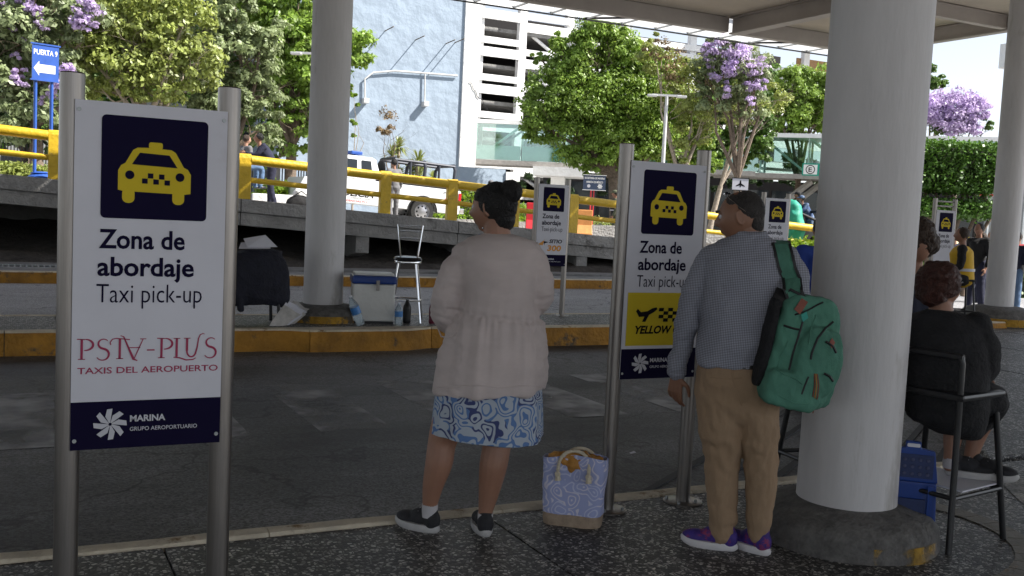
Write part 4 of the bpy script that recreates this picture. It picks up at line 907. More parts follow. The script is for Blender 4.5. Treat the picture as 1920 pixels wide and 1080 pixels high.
# bottles
mw = bpy.data.materials.new('clear_plastic'); mw.use_nodes = True; n, L, b_ = nodes_of(mw); b_.inputs['Base Color'].default_value = (.75, .85, .92, 1); b_.inputs['Roughness'].default_value = .08; b_.inputs['Transmission Weight'].default_value = .75; b_.inputs['IOR'].default_value = 1.2
M_lab = mat('label_blue', (.05, .2, .5), .4, var=.2, scale=30)
def bottle(label, loc, h, r, m, lm, cm, rx=0, ry=0):
    t = thing('bottle', label, 'bottle', loc); t.rotation_euler = (rx, ry, 0)
    b = MB(); b.lathe([(r*.8, 0), (r, .015), (r*.94, h*.2), (r, h*.4), (r, h*.62), (r*.9, h*.72), (r*.45, h*.88), (r*.36, h*.9), (r*.36, h*.96)], 20); b.build('body', m, t, smooth=True)
    b = MB(); b.lathe([(r*1.015, h*.38), (r*1.02, h*.62)], 20); b.build('wrapper', lm, t, smooth=True)
    b = MB(); b.lathe([(r*.42, h*.962), (r*.42, h)], 12); b.build('cap', cm, t, smooth=True); return t
bottle('large water bottle with blue wrapper leaning against the cooler', (3.70, 11.16, zm+.02), .36, .055, mw, M_lab, M_board, ry=R(-24))
bottle('clear water bottle standing beside the cooler under the metal stool', (4.18, 11.22, zm), .27, .048, mw, M_lab, M_board)
bottle('dark bottle standing behind the clear bottle under the metal stool', (4.36, 11.42, zm), .29, .05, M_black, M_black, M_black)
bottle('maroon flask standing at the right foot of the metal stool', (4.66, 11.35, zm), .29, .04, mat('flask_maroon', (.12, .01, .03), .35), mat('flask_maroon', (.12, .01, .03)), M_black)
# chrome bar stool
st = thing('bar_stool', 'chrome bar stool with ladder back and round black seat behind the cooler', 'bar stool', (4.42, 11.62, zm), R(-25))
L4 = []
for dx, dy in ((-.17, -.17), (.17, -.17), (-.17, .17), (.17, .17)):
    b = MB(); b.tube([(dx*1.15, dy*1.15, 0), (dx*.62, dy*.62, .72)], .0135, 10); b.build('leg', M_chrome, st, smooth=True)
for z, s_ in ((.27, 1.0),):
    c4 = [(-.175*s_, -.175*s_, z), (.175*s_, -.175*s_, z), (.175*s_, .175*s_, z), (-.175*s_, .175*s_, z), (-.175*s_, -.175*s_, z)]
    b = MB(); b.tube(c4, .011, 8); b.build('foot_ring', M_chrome, st, smooth=True)
b = MB(); b.lathe([(.165, .715), (.17, .73), (.165, .745)], 28); b.build('seat_ring', M_chrome, st, smooth=True)
b = MB(); b.lathe([(.17, .746), (.178, .765), (.16, .79), (.09, .802)], 28); b.build('seat', mat('vinyl_black', (.012, .012, .015), .25), st, smooth=True)
for s_ in (-1, 1): b = MB(); b.tube([(s_*.10, .15, .72), (s_*.11, .18, .82), (s_*.155, .22, 1.18)], .011, 8); b.build('back_post', M_chrome, st, smooth=True)
for z, hw in ((1.165, .155), (1.10, .145), (1.01, .135)): b = MB(); b.tube([(-hw, .212, z), (0, .235, z), (hw, .212, z)], .017, 8, flat=.5); b.build('back_rail', M_chrome, st, smooth=True)

# ================================================================== TOTE BAG
def pattern_mat(name, ground, ink, ink2, scale, rings=9, w1=.5, rough=.9, warp=.9):
    """printed cloth: curling drop shapes from distorted cells"""
    m = bpy.data.materials.new(name); m.use_nodes = True; n, L, b = nodes_of(m); tc = n.new('ShaderNodeTexCoord')
    nz = n.new('ShaderNodeTexNoise'); nz.inputs['Scale'].default_value = scale*.8; nz.inputs['Detail'].default_value = 1; L.new(tc.outputs['Object'], nz.inputs['Vector'])
    va = n.new('ShaderNodeVectorMath'); va.operation = 'MULTIPLY_ADD'; va.inputs[1].default_value = (warp/scale,)*3; L.new(nz.outputs['Color'], va.inputs[0]); L.new(tc.outputs['Object'], va.inputs[2])
    v = n.new('ShaderNodeTexVoronoi'); v.inputs['Scale'].default_value = scale; v.feature = 'SMOOTH_F1'; v.inputs['Smoothness'].default_value = .25; L.new(va.outputs[0], v.inputs['Vector'])
    mu = n.new('ShaderNodeMath'); mu.operation = 'MULTIPLY'; mu.inputs[1].default_value = rings; L.new(v.outputs['Distance'], mu.inputs[0])
    sn = n.new('ShaderNodeMath'); sn.operation = 'SINE'; mu2 = n.new('ShaderNodeMath'); mu2.operation = 'MULTIPLY'; mu2.inputs[1].default_value = 6.28; L.new(mu.outputs[0], mu2.inputs[0]); L.new(mu2.outputs[0], sn.inputs[0])
    rp = n.new('ShaderNodeMapRange'); rp.inputs[1].default_value = w1; rp.inputs[2].default_value = w1+.25; L.new(sn.outputs[0], rp.inputs[0])
    sepc = n.new('ShaderNodeSeparateColor'); L.new(v.outputs['Color'], sepc.inputs[0]); gt = n.new('ShaderNodeMath'); gt.operation = 'GREATER_THAN'; gt.inputs[1].default_value = .5; L.new(sepc.outputs[0], gt.inputs[0])
    mi = n.new('ShaderNodeMix'); mi.data_type = 'RGBA'; mi.inputs[6].default_value = (*ink, 1); mi.inputs[7].default_value = (*ink2, 1); L.new(gt.outputs[0], mi.inputs[0])
    mx = n.new('ShaderNodeMix'); mx.data_type = 'RGBA'; mx.inputs[6].default_value = (*ground, 1); L.new(rp.outputs[0], mx.inputs[0]); L.new(mi.outputs[2], mx.inputs[7]); L.new(mx.outputs[2], b.inputs['Base Color']); b.inputs['Roughness'].default_value = rough
    wv = n.new('ShaderNodeTexNoise'); wv.inputs['Scale'].default_value = 260; L.new(tc.outputs['Object'], wv.inputs['Vector']); bp = n.new('ShaderNodeBump'); bp.inputs['Strength'].default_value = .25; bp.inputs['Distance'].default_value = .002; L.new(wv.outputs[0], bp.inputs['Height']); L.new(bp.outputs[0], b.inputs['Normal'])
    return m
M_pais = pattern_mat('paisley_lilac', (.34, .38, .62), (.62, .60, .70), (.52, .55, .72), 14, 4.2)
M_jute = mat('jute', (.34, .26, .19), .95, var=.2, scale=40, bump=.5, bscale=200)
M_rope = mat('cotton_rope', (.62, .55, .42), .9, var=.15, scale=60, bump=.6, bscale=150)
bag = thing('tote_bag', 'lilac paisley tote bag with jute bottom and rope handles standing by the sign post', 'bag', (2.52, 4.20, 0), R(-38))
W2, D2, H2 = .155, .075, .335
def bagring(z, e=1.0):
    t = z/H2; hw = W2*(.93+.10*t*e); hd = D2*(1.15-.45*t); P = []
    for i in range(48):
        q = 2*PI*i/48; c_, s_ = math.cos(q), math.sin(q)
        x = hw*math.copysign(abs(c_)**.38, c_); y = hd*math.copysign(abs(s_)**.5, s_)
        P.append((x+.006*fbm((x*4, y*4, z*3), 3), y+.018*t*math.sin(x*22+2)+.010*fbm((x*6, 1, z*6), 2), z+(.012*math.sin(x*14+1)*t*t if t > .8 else 0)))
    return P
b = MB(); b.loft([bagring(z) for z in (0, .01, .03, .055)]); b.build('jute_bottom', M_jute, bag, smooth=True)
b = MB(); zz = [.056+(H2-.056)*i/14 for i in range(15)]; out = [bagring(z) for z in zz]; inn = [[(x*.965, y*.93, z) for x, y, z in r] for r in reversed(out[8:])]
b.loft(out+inn, cap=False); b.build('panel', M_pais, bag, smooth=True, fix=True)
b = MB(); b.ell((.0, .0, .305), (.142, .054, .055), 24, 14); me = lump(b, .008, 1, lambda p, n: .02*fbm(p, 22)); link('bag_content', me, mat('amber_cloth', (.42, .20, .04), .7, var=.4, scale=12), bag)
for s_ in (-1, 1):
    y = s_*.062; P = []
    for i in range(13): q = PI*i/12; P.append((-.075*math.cos(q)*1.0+(.0 if s_ < 0 else .02), y*(1-.45*math.sin(q)), .30+.065*math.sin(q)))
    b = MB(); b.tube(P, .0085, 8); hd_ = b.build('rope_handle', M_rope, bag, smooth=True)
    for e in (P[0], P[-1]): b = MB(); b.tube([(e[0], e[1]+s_*.006, e[2]), (e[0], e[1]+s_*.02, e[2]-.03)], [.0085, .009], 8); b.ell((e[0], e[1]+s_*.024, e[2]-.045), (.015, .013, .017), 10, 6); b.tube([(e[0], e[1]+s_*.024, e[2]-.05), (e[0]+.004, e[1]+s_*.026, e[2]-.075)], [.011, .016], 8); b.build('rope_knot', M_rope, hd_, smooth=True)
# small litter on the road
lt = MB(); lt.add([(0, 0, 0), (.05, .01, .004), (.045, .03, .012), (.0, .025, .002)], [(0, 1, 2, 3)]); o = lt.build('litter', M_board, fix=False); o.location = atZ(1183, 851, -.137); tag(o, 'scrap of white litter lying on the dark road', 'litter')
# ================================================================== VEHICLES
M_car = mat('car_white', (.74, .76, .77), .22, var=.02, coat=.6); M_tyre = mat('tyre', (.018, .018, .018), .8, var=.2, bump=.3, bscale=60); M_rim = mat('rim_silver', (.5, .5, .52), .3, .9)
M_tail = mat('tail_red', (.5, .01, .015), .2); M_cage = mat('cage_grey', (.05, .055, .07), .4, .3)
def wheel(parent, x, y, r=.39, w_=.26, s_=-1):
    b = MB(); prof = [(r*.62, -w_/2), (r*.93, -w_/2), (r, -w_*.36), (r, w_*.36), (r*.93, w_/2), (r*.62, w_/2)]
    n = len(prof); seg = 30; V = [(x+q*math.cos(2*PI*k/seg), y+d, r+q*math.sin(2*PI*k/seg)) for q, d in prof for k in range(seg)]
    b.add(V, [((i % n)*seg+k, (i % n)*seg+(k+1) % seg, ((i+1) % n)*seg+(k+1) % seg, ((i+1) % n)*seg+k) for i in range(n) for k in range(seg)]); t = b.build('wheel', M_tyre, parent, smooth=True)
    b = MB(); y0 = y+s_*w_*.30
    b.add([(x+q*math.cos(2*PI*k/24), y0+d*s_, r+q*math.sin(2*PI*k/24)) for q, d in ((r*.62, .05), (r*.55, .0), (r*.22, .035), (r*.08, .04)) for k in range(24)], [(i*24+k, i*24+(k+1) % 24, (i+1)*24+(k+1) % 24, (i+1)*24+k) for i in range(3) for k in range(24)]+[tuple(72+k for k in range(24))])
    rm = b.build('rim', M_rim, t, smooth=True)
    b = MB()
    for k in range(8): a = 2*PI*k/8; b.ell((x+r*.4*math.cos(a), y0+s_*.012, r+r*.4*math.sin(a)), (.035, .012, .035), 8, 5)
    b.build('rim_holes', M_blk, t)
def archpoly(x0, x1, zb, top, arches, r=.46, zc=.39):
    """lower edge with wheel arches then the given upper outline"""
    P = [(x0, zb)]
    for cx in sorted(arches):
        a0 = math.asin((zb-zc)/r); 
        for i in range(13): a = PI-a0-(PI-2*a0)*i/12; P.append((cx+r*math.cos(a), zc+r*math.sin(a)))
    P.append((x1, zb)); return P+top
def tris_prism(b, P, y0, y1): b.prism(P, y0, y1)
tx = atY(770, 398, 30).x
pk = thing('police_truck', 'white police pickup truck with dark roll cage over the bed parked beyond the railing', 'pickup truck', (tx, 30, street_z(tx))); pk.rotation_euler = (0, .056, 0)
b = MB(); b.prism(archpoly(-3.80, 1.22, .42, [(1.24, .55), (1.24, 1.12), (1.2, 1.16), (-1.55, 1.16), (-3.0, 1.14), (-3.75, 1.05), (-3.86, .8), (-3.86, .5)], (0, -2.95)), -.93, .93); body = b.build('body', M_car, pk, bevel=.02)
b = MB(); b.box((-1.25, -.80, 1.165), (1.15, .80, 1.175)); b.build('bed_cover', M_black, pk)
b = MB(); b.box((-1.55, -.935, 1.17), (1.22, -.86, 1.21)); b.build('bed_rail', M_black, pk, bevel=.008); b = MB(); b.box((-1.55, .86, 1.17), (1.22, .935, 1.21)); b.build('bed_rail', M_black, pk, bevel=.008)
def cabring(z, x0, x1, hw): return [(x0, -hw, z), (x1, -hw, z), (x1, hw, z), (x0, hw, z)]
b = MB(); b.loft([cabring(1.165, -2.95, -1.4, .88), cabring(1.45, -2.75, -1.45, .82), cabring(1.80, -2.55, -1.55, .72), cabring(1.86, -2.45, -1.65, .66)]); b.build('cab', M_car, pk, bevel=.03)
b = MB(); b.add([(-2.80, -.875, 1.21), (-2.15, -.875, 1.21), (-2.15, -.752, 1.74), (-2.45, -.752, 1.74)], [(0, 1, 2, 3)]); b.build('side_window', M_glassd, pk, fix=False)
b = MB(); b.add([(-2.02, -.877, 1.21), (-1.65, -.877, 1.21), (-1.72, -.755, 1.74), (-2.02, -.755, 1.74)], [(0, 1, 2, 3)]); b.build('side_window', M_glassd, pk, fix=False)
b = MB(); b.add([(-1.385, -.7, 1.25), (-1.385, .7, 1.25), (-1.52, .62, 1.74), (-1.52, -.62, 1.74)], [(0, 1, 2, 3)]); b.build('rear_window', M_glassd, pk, fix=False)
b = MB(); b.box((1.16, -.95, .74), (1.255, -.76, 1.08)); b.build('tail_light', M_tail, pk, bevel=.015)
b = MB(); b.box((1.16, .76, .74), (1.255, .95, 1.08)); b.build('tail_light', M_tail, pk, bevel=.015)
b = MB(); b.box((1.25, -.9, .45), (1.42, .9, .62)); b.build('bumper', M_chrome, pk, bevel=.03)
for x in (0, -2.95):
    wheel(pk, x, -.80); wheel(pk, x, .80, s_=1)
    b = MB(); 
    for i in range(12):
        a, c_ = PI*i/12, PI*(i+1)/12
        b.add([(x+q*math.cos(t), y, .39+q*math.sin(t)) for t in (a, c_) for q in (.455, .50) for y in (-.945, -.90)], [(0, 1, 3, 2), (4, 6, 7, 5), (0, 2, 6, 4), (1, 5, 7, 3), (2, 3, 7, 6), (0, 4, 5, 1)])
    b.build('arch_trim', M_black, pk)
text('POLICÍA', M_blk, body, -2.75, .64, 1.15, .17, y=-.932, bold=.03, shear=.2); text('GOBIERNO DE LA CIUDAD', M_blk, body, -2.3, .57, .6, .04, y=-.932)
text('SSC', M_blk, body, -1.28, .62, .22, .08, y=-.932, bold=.03); text('EMERGENCIAS 911', M_sred, body, -2.7, .47, .9, .06, y=-.932, bold=.02)
text('UNIDAD', M_blk, body, .62, 1.02, .38, .06, y=-.932, bold=.02); text('911', M_sred, body, .72, .80, .16, .09, y=-.932, bold=.02)
plate([(-1.32, 1.08), (-1.02, 1.08), (-1.05, .85), (-1.17, .76), (-1.29, .85)], mat('crest_grey', (.45, .45, .5), .5), body, 'crest', -.9305, .002)
for x in (-.95, .0, 1.0):
    b = MB(); b.tube([(x, -.82, 1.18), (x+.02, -.80, 1.78), (x+.05, -.62, 1.93), (x+.05, .62, 1.93), (x+.02, .80, 1.78), (x, .82, 1.18)], .055, 10); b.build('roll_hoop', M_cage, pk, smooth=True)
for y in (-.68, .68): b = MB(); b.tube([(-.95, y, 1.9), (1.05, y, 1.9)], .045, 8); b.build('roll_bar', M_cage, pk, smooth=True)
for x in (-.45, .5): b = MB(); b.tube([(x, -.82, 1.18), (x, -.75, 1.86)], .04, 8); b.build('roll_post', M_cage, pk, smooth=True)
b = MB(); b.lathe([(.0, -.1), (.33, -.1), (.36, 0), (.33, .1), (.1, .1)], 24); 
sw = MB(); sw.add([(-1.2+z*.3, -.25+x*1.0, 1.50+y) for x, y, z in b.v], b.f); sw.build('spare_wheel', M_tyre, pk, smooth=True)
b = MB(); b.box((-2.3, -.6, 1.90), (-1.95, .6, 2.0)); b.build('light_bar', M_sblue, pk, bevel=.03)
# black open security pickup at right, mostly hidden
g = onst(1500, 31); bp_ = thing('black_pickup', 'black open pickup with roll cage carrying bags behind the yellow rail near the thick column', 'pickup truck', g)
b = MB(); b.prism(archpoly(-1.3, 1.8, .40, [(1.85, .6), (1.85, 1.0), (-1.35, 1.0), (-1.35, .5)], (0,)), -.85, .85); b.build('body', M_black, bp_, bevel=.02)
for x in (-.9, .2, 1.3): b = MB(); b.tube([(x, -.75, 1.0), (x+.15, -.72, 1.55), (x+.2, .72, 1.55), (x, .75, 1.0)], .05, 8); b.build('roll_hoop', M_black, bp_, smooth=True)
b = MB(); b.tube([(-.7, -.72, 1.5), (.3, -.72, 1.2), (1.4, -.72, 1.5)], .045, 8); b.build('roll_bar', M_black, bp_, smooth=True)
wheel(bp_, 0, -.74, .36)
# taxis far right
def taxi(label, loc, rz, m, group):
    t = thing('parked_car', label, 'car', loc, rz, group)
    b = MB(); b.prism(archpoly(-2.1, 2.1, .3, [(2.15, .5), (2.1, .78), (1.4, .9), (-1.5, .92), (-2.1, .85), (-2.15, .5)], (-1.3, 1.3), r=.36, zc=.31), -.84, .84); b.build('body', m, t, bevel=.03)
    b = MB(); b.loft([cabring(.90, -1.6, 1.2, .8), cabring(1.30, -1.15, .55, .66), cabring(1.40, -.95, .3, .6)]); b.build('cabin', m, t, bevel=.03)
    b = MB(); b.add([(1.21, -.7, .95), (1.21, .7, .95), (.62, .6, 1.28), (.62, -.6, 1.28)], [(0, 1, 2, 3)]); b.build('windscreen', M_glassd, t, fix=False)
    b = MB(); b.add([(-1.35, -.80, .96), (1.0, -.80, .96), (.5, -.69, 1.27), (-1.05, -.69, 1.27)], [(0, 1, 2, 3)]); b.build('side_window', M_glassd, t, fix=False)
    b = MB(); b.box((-.25, -.12, 1.402), (-.05, .12, 1.50)); b.build('roof_lamp', M_yel, t, bevel=.02)
    for s_ in (-1, 1): b = MB(); b.box((2.10, s_*.65-.12, .58), (2.17, s_*.65+.12, .72)); b.build('headlight', M_board, t)
    for x in (-1.3, 1.3):
        wheel(t, x, -.72, .31, .2); wheel(t, x, .72, .31, .2, 1)
    return t
M_taxiw = mat('taxi_cream', (.78, .72, .45), .25, coat=.5); p = at(1818, 425, 38)
taxi('cream taxi with roof lamp approaching behind the person in the yellow vest', (p.x, p.y, -.14), R(-120), M_taxiw, 'cars beyond the median at right')
p = at(1852, 425, 44); taxi('white car behind the cream taxi at right', (p.x, p.y, -.14), R(-130), M_car, 'cars beyond the median at right')
p = at(1740, 425, 46); taxi('white car partly hidden behind the crossbar sign', (p.x, p.y, -.14), R(-125), M_car, 'cars beyond the median at right')
# barriers
def barrier(label, p, m, w_=.7, rz=0, h=.95):
    t = thing('road_barrier', label, 'barrier', p, rz); b = MB(); b.prismx([(-.28, 0), (.28, 0), (.26, .2), (.1, .45), (.08, h), (-.08, h), (-.1, .45), (-.26, .2)], -w_/2, w_/2); b.build('shell', m, t, bevel=.02)
    return t
barrier('red and white plastic road barrier left of the small sign with orange number', onst(998, 29.5), M_sred, .34, R(-25), .95)
barrier('orange plastic road barrier behind the yellow railing post', onst(1083, 30), mat('barrier_orange', (.62, .27, .08), .6, var=.2), .9, R(-25), .9)
b_loc = onst(530, 27); pl = thing('concrete_planter', 'low white concrete block beside the legs of the leaning man', 'planter', b_loc, R(-10)); b = MB(); b.box((-.8, -.2, 0), (.5, .3, .42)); b.build('block', M_bwhite, pl, bevel=.02)
bb = thing('black_bag', 'black holdall lying behind the parapet left of the middle column', 'bag', onst(562, 24.5)); b = MB(); b.ell((0, 0, .2), (.34, .2, .2), 20, 12); me = lump(b, .03, 1, lambda p, n: .02*fbm(p, 6)); link('body', me, M_blackcloth, bb)
b = MB(); b.tube([(-.2, -.1, .36), (0, -.12, .5), (.2, -.1, .36)], .015, 6); b.build('handle', M_black, bb)
wbx = thing('white_sack', 'white sack standing behind the black holdall', 'sack', onst(567, 25.3)); b = MB(); b.ell((0, 0, .32), (.26, .2, .36), 16, 10); me = lump(b, .03, 1, lambda p, n: .03*fbm(p, 5)); link('body', me, M_bwhite, wbx)
gt_ = thing('green_tarpaulin', 'turquoise green tarpaulin hood beside the black pickup', 'tarpaulin', onst(1484, 30)); b = MB(); b.ell((0, 0, .9), (.35, .5, .95), 16, 10); me = lump(b, .05, 1, lambda p, n: .05*fbm(p, 3)); link('cloth', me, mat('tarp_green', (.02, .32, .22), .6), gt_)

# ================================================================== STOOLS AT RIGHT
sc_ = thing('high_chair', 'tall black tubular chair under the seated woman in black', 'chair', (4.20, 3.47, 0), R(-80))
def hchair(t, w_=.21, d=.20, zs=.72, zbk=1.02, back=True):
    for dx, dy in ((-1, -1), (1, -1), (-1, 1), (1, 1)):
        top = (dx*w_*.82, dy*d*.82, zs); b = MB()
        if dy < 0 and back: b.tube([(dx*w_*1.08, dy*d*1.25, 0), top, (dx*w_*.88, dy*d*.95, zbk-.03), (dx*w_*.84, dy*d*.95, zbk)], .0155, 10)
        else: b.tube([(dx*w_*1.12, dy*d*1.2, 0), top], .0155, 10)
        b.build('leg', M_black, t, smooth=True)
    z = .26; q = [(-w_*1.0, -d*1.1, z), (w_*1.0, -d*1.1, z), (w_*1.02, d*1.08, z), (-w_*1.02, d*1.08, z)]
    for i in range(4): b = MB(); b.tube([q[i], q[(i+1) % 4]], .012, 8); b.build('stretcher', M_black, t, smooth=True)
    b = MB(); b.box((-w_, -d, zs), (w_, d, zs+.032)); b.build('seat', M_black, t, bevel=.014)
    if back:
        for z in (zbk,): b = MB(); b.tube([(-w_*.9, -d*.95, z), (w_*.9, -d*.95, z)], .016, 10); b.build('back_rail', M_black, t, smooth=True)
hchair(sc_, zbk=.93)
b = MB(); b.box((-.19, -.12, .275), (.2, .22, .283)); pbx = b.build('footboard', M_board, sc_)
s2 = thing('high_chair', 'second tall black chair mostly hidden behind the thick column', 'chair', (4.03, 4.02, 0), -yaw+R(20)); hchair(s2, w_=.2, d=.19, zs=.68, zbk=.98)
# blue folding step stool, stood on end
fs = thing('folding_stool', 'blue plastic folding step stool leaning behind the column plinth', 'stool', (3.97, 3.44, 0), -yaw+R(-12)); fs.rotation_euler = (R(0), 0, -yaw+R(-15))
M_pl = mat('plastic_blue', (.012, .05, .26), .35, var=.1, scale=10); M_pl2 = mat('plastic_blue_dark', (.015, .03, .11), .5, var=.2, scale=30)
b = MB(); b.loft([[(-.13, -.03, .0), (.13, -.05, .0), (.13, .05, .0), (-.13, .05, .0)], [(-.12, -.03, .30), (.12, -.03, .30), (.12, .04, .30), (-.12, .04, .30)]]); leg_ = b.build('leg_panel', M_pl, fs, bevel=.012)
for x in (-.09, .09): b = MB(); b.box((x-.012, -.062, .01), (x+.012, -.052, .29)); b.build('rib', M_pl, leg_)
b = MB(); b.box((-.07, -.0555, .10), (.07, -.045, .22)); b.build('slot', M_pl2, leg_)
b = MB(); P = [(-.115, .305), (.12, .305), (.10, .46), (.035, .47), (.035, .50), (-.035, .50), (-.035, .47), (-.10, .46)]; b.prism(P, -.05, -.015); tp = b.build('top_panel', M_pl, fs, bevel=.006)
b = MB(); b.box((-.09, -.056, .325), (.095, -.051, .44)); b.build('grip_mat', M_pl2, tp)
for i in range(5):
    for j in range(3): b = MB(); b.lathe([(.009, 0), (.007, .004)], 8); q = MB(); q.add([(x-.07+i*.035, -.057-z, .345+j*.035+y) for x, y, z in b.v], b.f); q.build('dot', mat('dot_grey', (.06, .07, .15)), tp)
b = MB(); b.prism(rrect(-.03, .475, .03, .492, .006), -.056, -.051); b.build('handle_slot', M_board, tp)
# ================================================================== PEOPLE
def skin(name, col):
    m = mat(name, col, .5, var=.10, scale=9, bump=.12, bscale=180); n, L, b = nodes_of(m)
    b.inputs['Subsurface Weight'].default_value = .12; b.inputs['Subsurface Radius'].default_value = (.012, .005, .003); b.inputs['Subsurface Scale'].default_value = .5
    return m
S_tan = skin('skin_tan', (.31, .16, .105)); S_brown = skin('skin_brown', (.26, .13, .08)); S_light = skin('skin_light', (.42, .24, .17))
def hair_mat(name, col):
    m = mat(name, col, .42, var=.5, scale=30, stretch=(3, 3, 1), bump=.9, bscale=90, spec=.35); return m
H_black = hair_mat('hair_black', (.010, .009, .009)); H_red = hair_mat('hair_auburn', (.060, .020, .014)); H_brown = hair_mat('hair_brown', (.05, .03, .02)); H_short = hair_mat('hair_short_dark', (.036, .031, .029))
def g1(x, s): return math.exp(-(x/s)**2)
def headfn(sx=1., nose=1., jaw=1.):
    def fn(d, p):
        x, y, z = p.x, p.y, p.z; u = z/.118
        if u < 0: x *= 1-.30*u*u*jaw; y = y*(1-.05*u*u) if y > 0 else y*(1-.38*u*u)
        if y > 0:
            f = min(1, y/.05)
            y += .010*f*(1-u*u) - .004*f*g1(z-.045, .03)
            nz = 0
            if -.045 < z < .03: nz = (.03-z)/.055 if z > -.022 else max(0, 1-(-.022-z)/.016)
            y += .028*nose*min(1, nz)*g1(x, .0125+.004*max(0, nz))*f + .005*g1(abs(x)-.012, .006)*g1(z+.026, .008)*f
            y -= .013*f*g1(abs(x)-.031, .017)*g1(z-.014, .015)
            y += .005*f*g1(z-.036, .010)*g1(abs(x)-.028, .03)
            y += .006*f*g1(abs(x)-.045, .02)*g1(z+.02, .022)
            y += .0085*f*g1(x, .020)*(g1(z+.052, .0055)+g1(z+.064, .0060)) - .003*f*g1(x, .024)*g1(z+.058, .0028)
            y += .013*f*g1(x, .022)*g1(z+.094, .015) - .004*f*g1(x, .03)*g1(z+.077, .006)
        return Vector((x*sx, y, z))
    return fn
def rotz(a): return Matrix.Rotation(a, 3, 'Z')
def head(b, c, yaw_, tilt=0., s=1., ears=True, res=(56, 40), **k):
    Rm = rotz(yaw_) @ Matrix.Rotation(tilt, 3, 'X'); hf = headfn(**k)
    b.ell(c, (.076, .096, .118), res[0], res[1], rot=Rm, fn=lambda d, p: hf(d, p)*s)
    if ears:
        for sd_ in (-1, 1):
            e = Vector(c)+Rm @ (Vector((sd_*.078, -.006, -.004))*s); Re = Rm @ Matrix.Rotation(R(sd_*-22), 3, 'Z') @ Matrix.Rotation(R(-12), 3, 'X')
            b.tube([e+Re @ (Vector((0, .013*math.cos(q)-.0, .028*math.sin(q)+(.004 if math.sin(q) > 0 else 0)))*s) for q in [2*PI*i/12 for i in range(13)]], .0058*s, 6); b.ell(e, (.005*s, .012*s, .024*s), 8, 6, rot=Re)
    return Rm
def face_bits(root, c, Rm, s, par, eye=True):
    for sd_ in (-1, 1):
        e = Vector(c)+Rm @ (Vector((sd_*.031, .0835, .013))*s); b = MB(); b.ell(e, .0115*s, 12, 8); ey = b.build('eye', M_board, par, smooth=True)
        b = MB(); b.ell(e+Rm @ Vector((sd_*.001, .0085, 0))*s, (.0052*s, .0035*s, .0052*s), 10, 6, rot=Rm); b.build('iris', M_blk, ey, smooth=True)
        b = MB(); b.tube([Vector(c)+Rm @ (Vector((sd_*x, y, z))*s) for x, y, z in ((.012, .1075, .034), (.03, .105, .041), (.048, .088, .036))], [.004*s, .0045*s, .002*s], 6); b.build('eyebrow', H_short, par, smooth=True)
def cap3(b, P, r, seg=14):
    P = [Vector(p) for p in P]; n = len(P); Q = []; rr = []
    for i in range(n-1):
        p0 = P[max(i-1, 0)]; p1, p2 = P[i], P[i+1]; p3 = P[min(i+2, n-1)]; q0, q1, q2, q3 = r[max(i-1, 0)], r[i], r[i+1], r[min(i+2, n-1)]
        for j in range(5):
            t = j/5; f = lambda a, b_, c, d: .5*((2*b_)+(c-a)*t+(2*a-5*b_+4*c-d)*t*t+(3*b_-a-3*c+d)*t**3); Q.append(f(p0, p1, p2, p3)); rr.append(f(q0, q1, q2, q3))
    Q.append(P[-1]); rr.append(r[-1]); b.tube(Q, rr, seg); b.ell(P[0], r[0]*.99, seg, 8); b.ell(P[-1], r[-1]*.99, seg, 8)
def hand(b, w, d, n, side=1, s=1.0, curl=.5, thumb=1):
    """w wrist, d direction of the fingers, n back-of-hand normal"""
    d = Vector(d).normalized(); n = Vector(n).normalized(); x = d.cross(n).normalized()*side; n = (x.cross(d)*side).normalized(); w = Vector(w)
    for j in range(4):
        o = (j-1.5)*.0200*s; b.cap(w+x*o*.55, w+x*o+d*.085*s, .0155*s, .0115*s, 10)
    for j, l in enumerate((.040, .045, .042, .033)):
        o = (j-1.5)*.0215*s; p = w+x*o+d*.088*s; a = curl*(.35+.12*j); dd = d.copy(); L3 = (l, l*.68, l*.52); rr = (.0098, .0088, .0080, .0068)
        for k in range(3):
            dd = (dd*math.cos(a)-n*math.sin(a)).normalized(); n2 = n; q = p+dd*L3[k]*s; b.cap(p, q, rr[k]*s, rr[k+1]*s, 8); p = q; a = curl*(.62+.08*j)
    t0 = w+d*.025*s-x*.026*s*thumb; t1 = t0+(d*.55-x*.75*thumb-n*.25).normalized()*.040*s; t2 = t1+(d*.95-x*.25*thumb-n*.35).normalized()*.030*s; t3 = t2+(d*1.0+x*.05-n*.4).normalized()*.024*s
    cap3(b, [t0, t1, t2, t3], [.0135*s, .0112*s, .0098*s, .0078*s], 8)
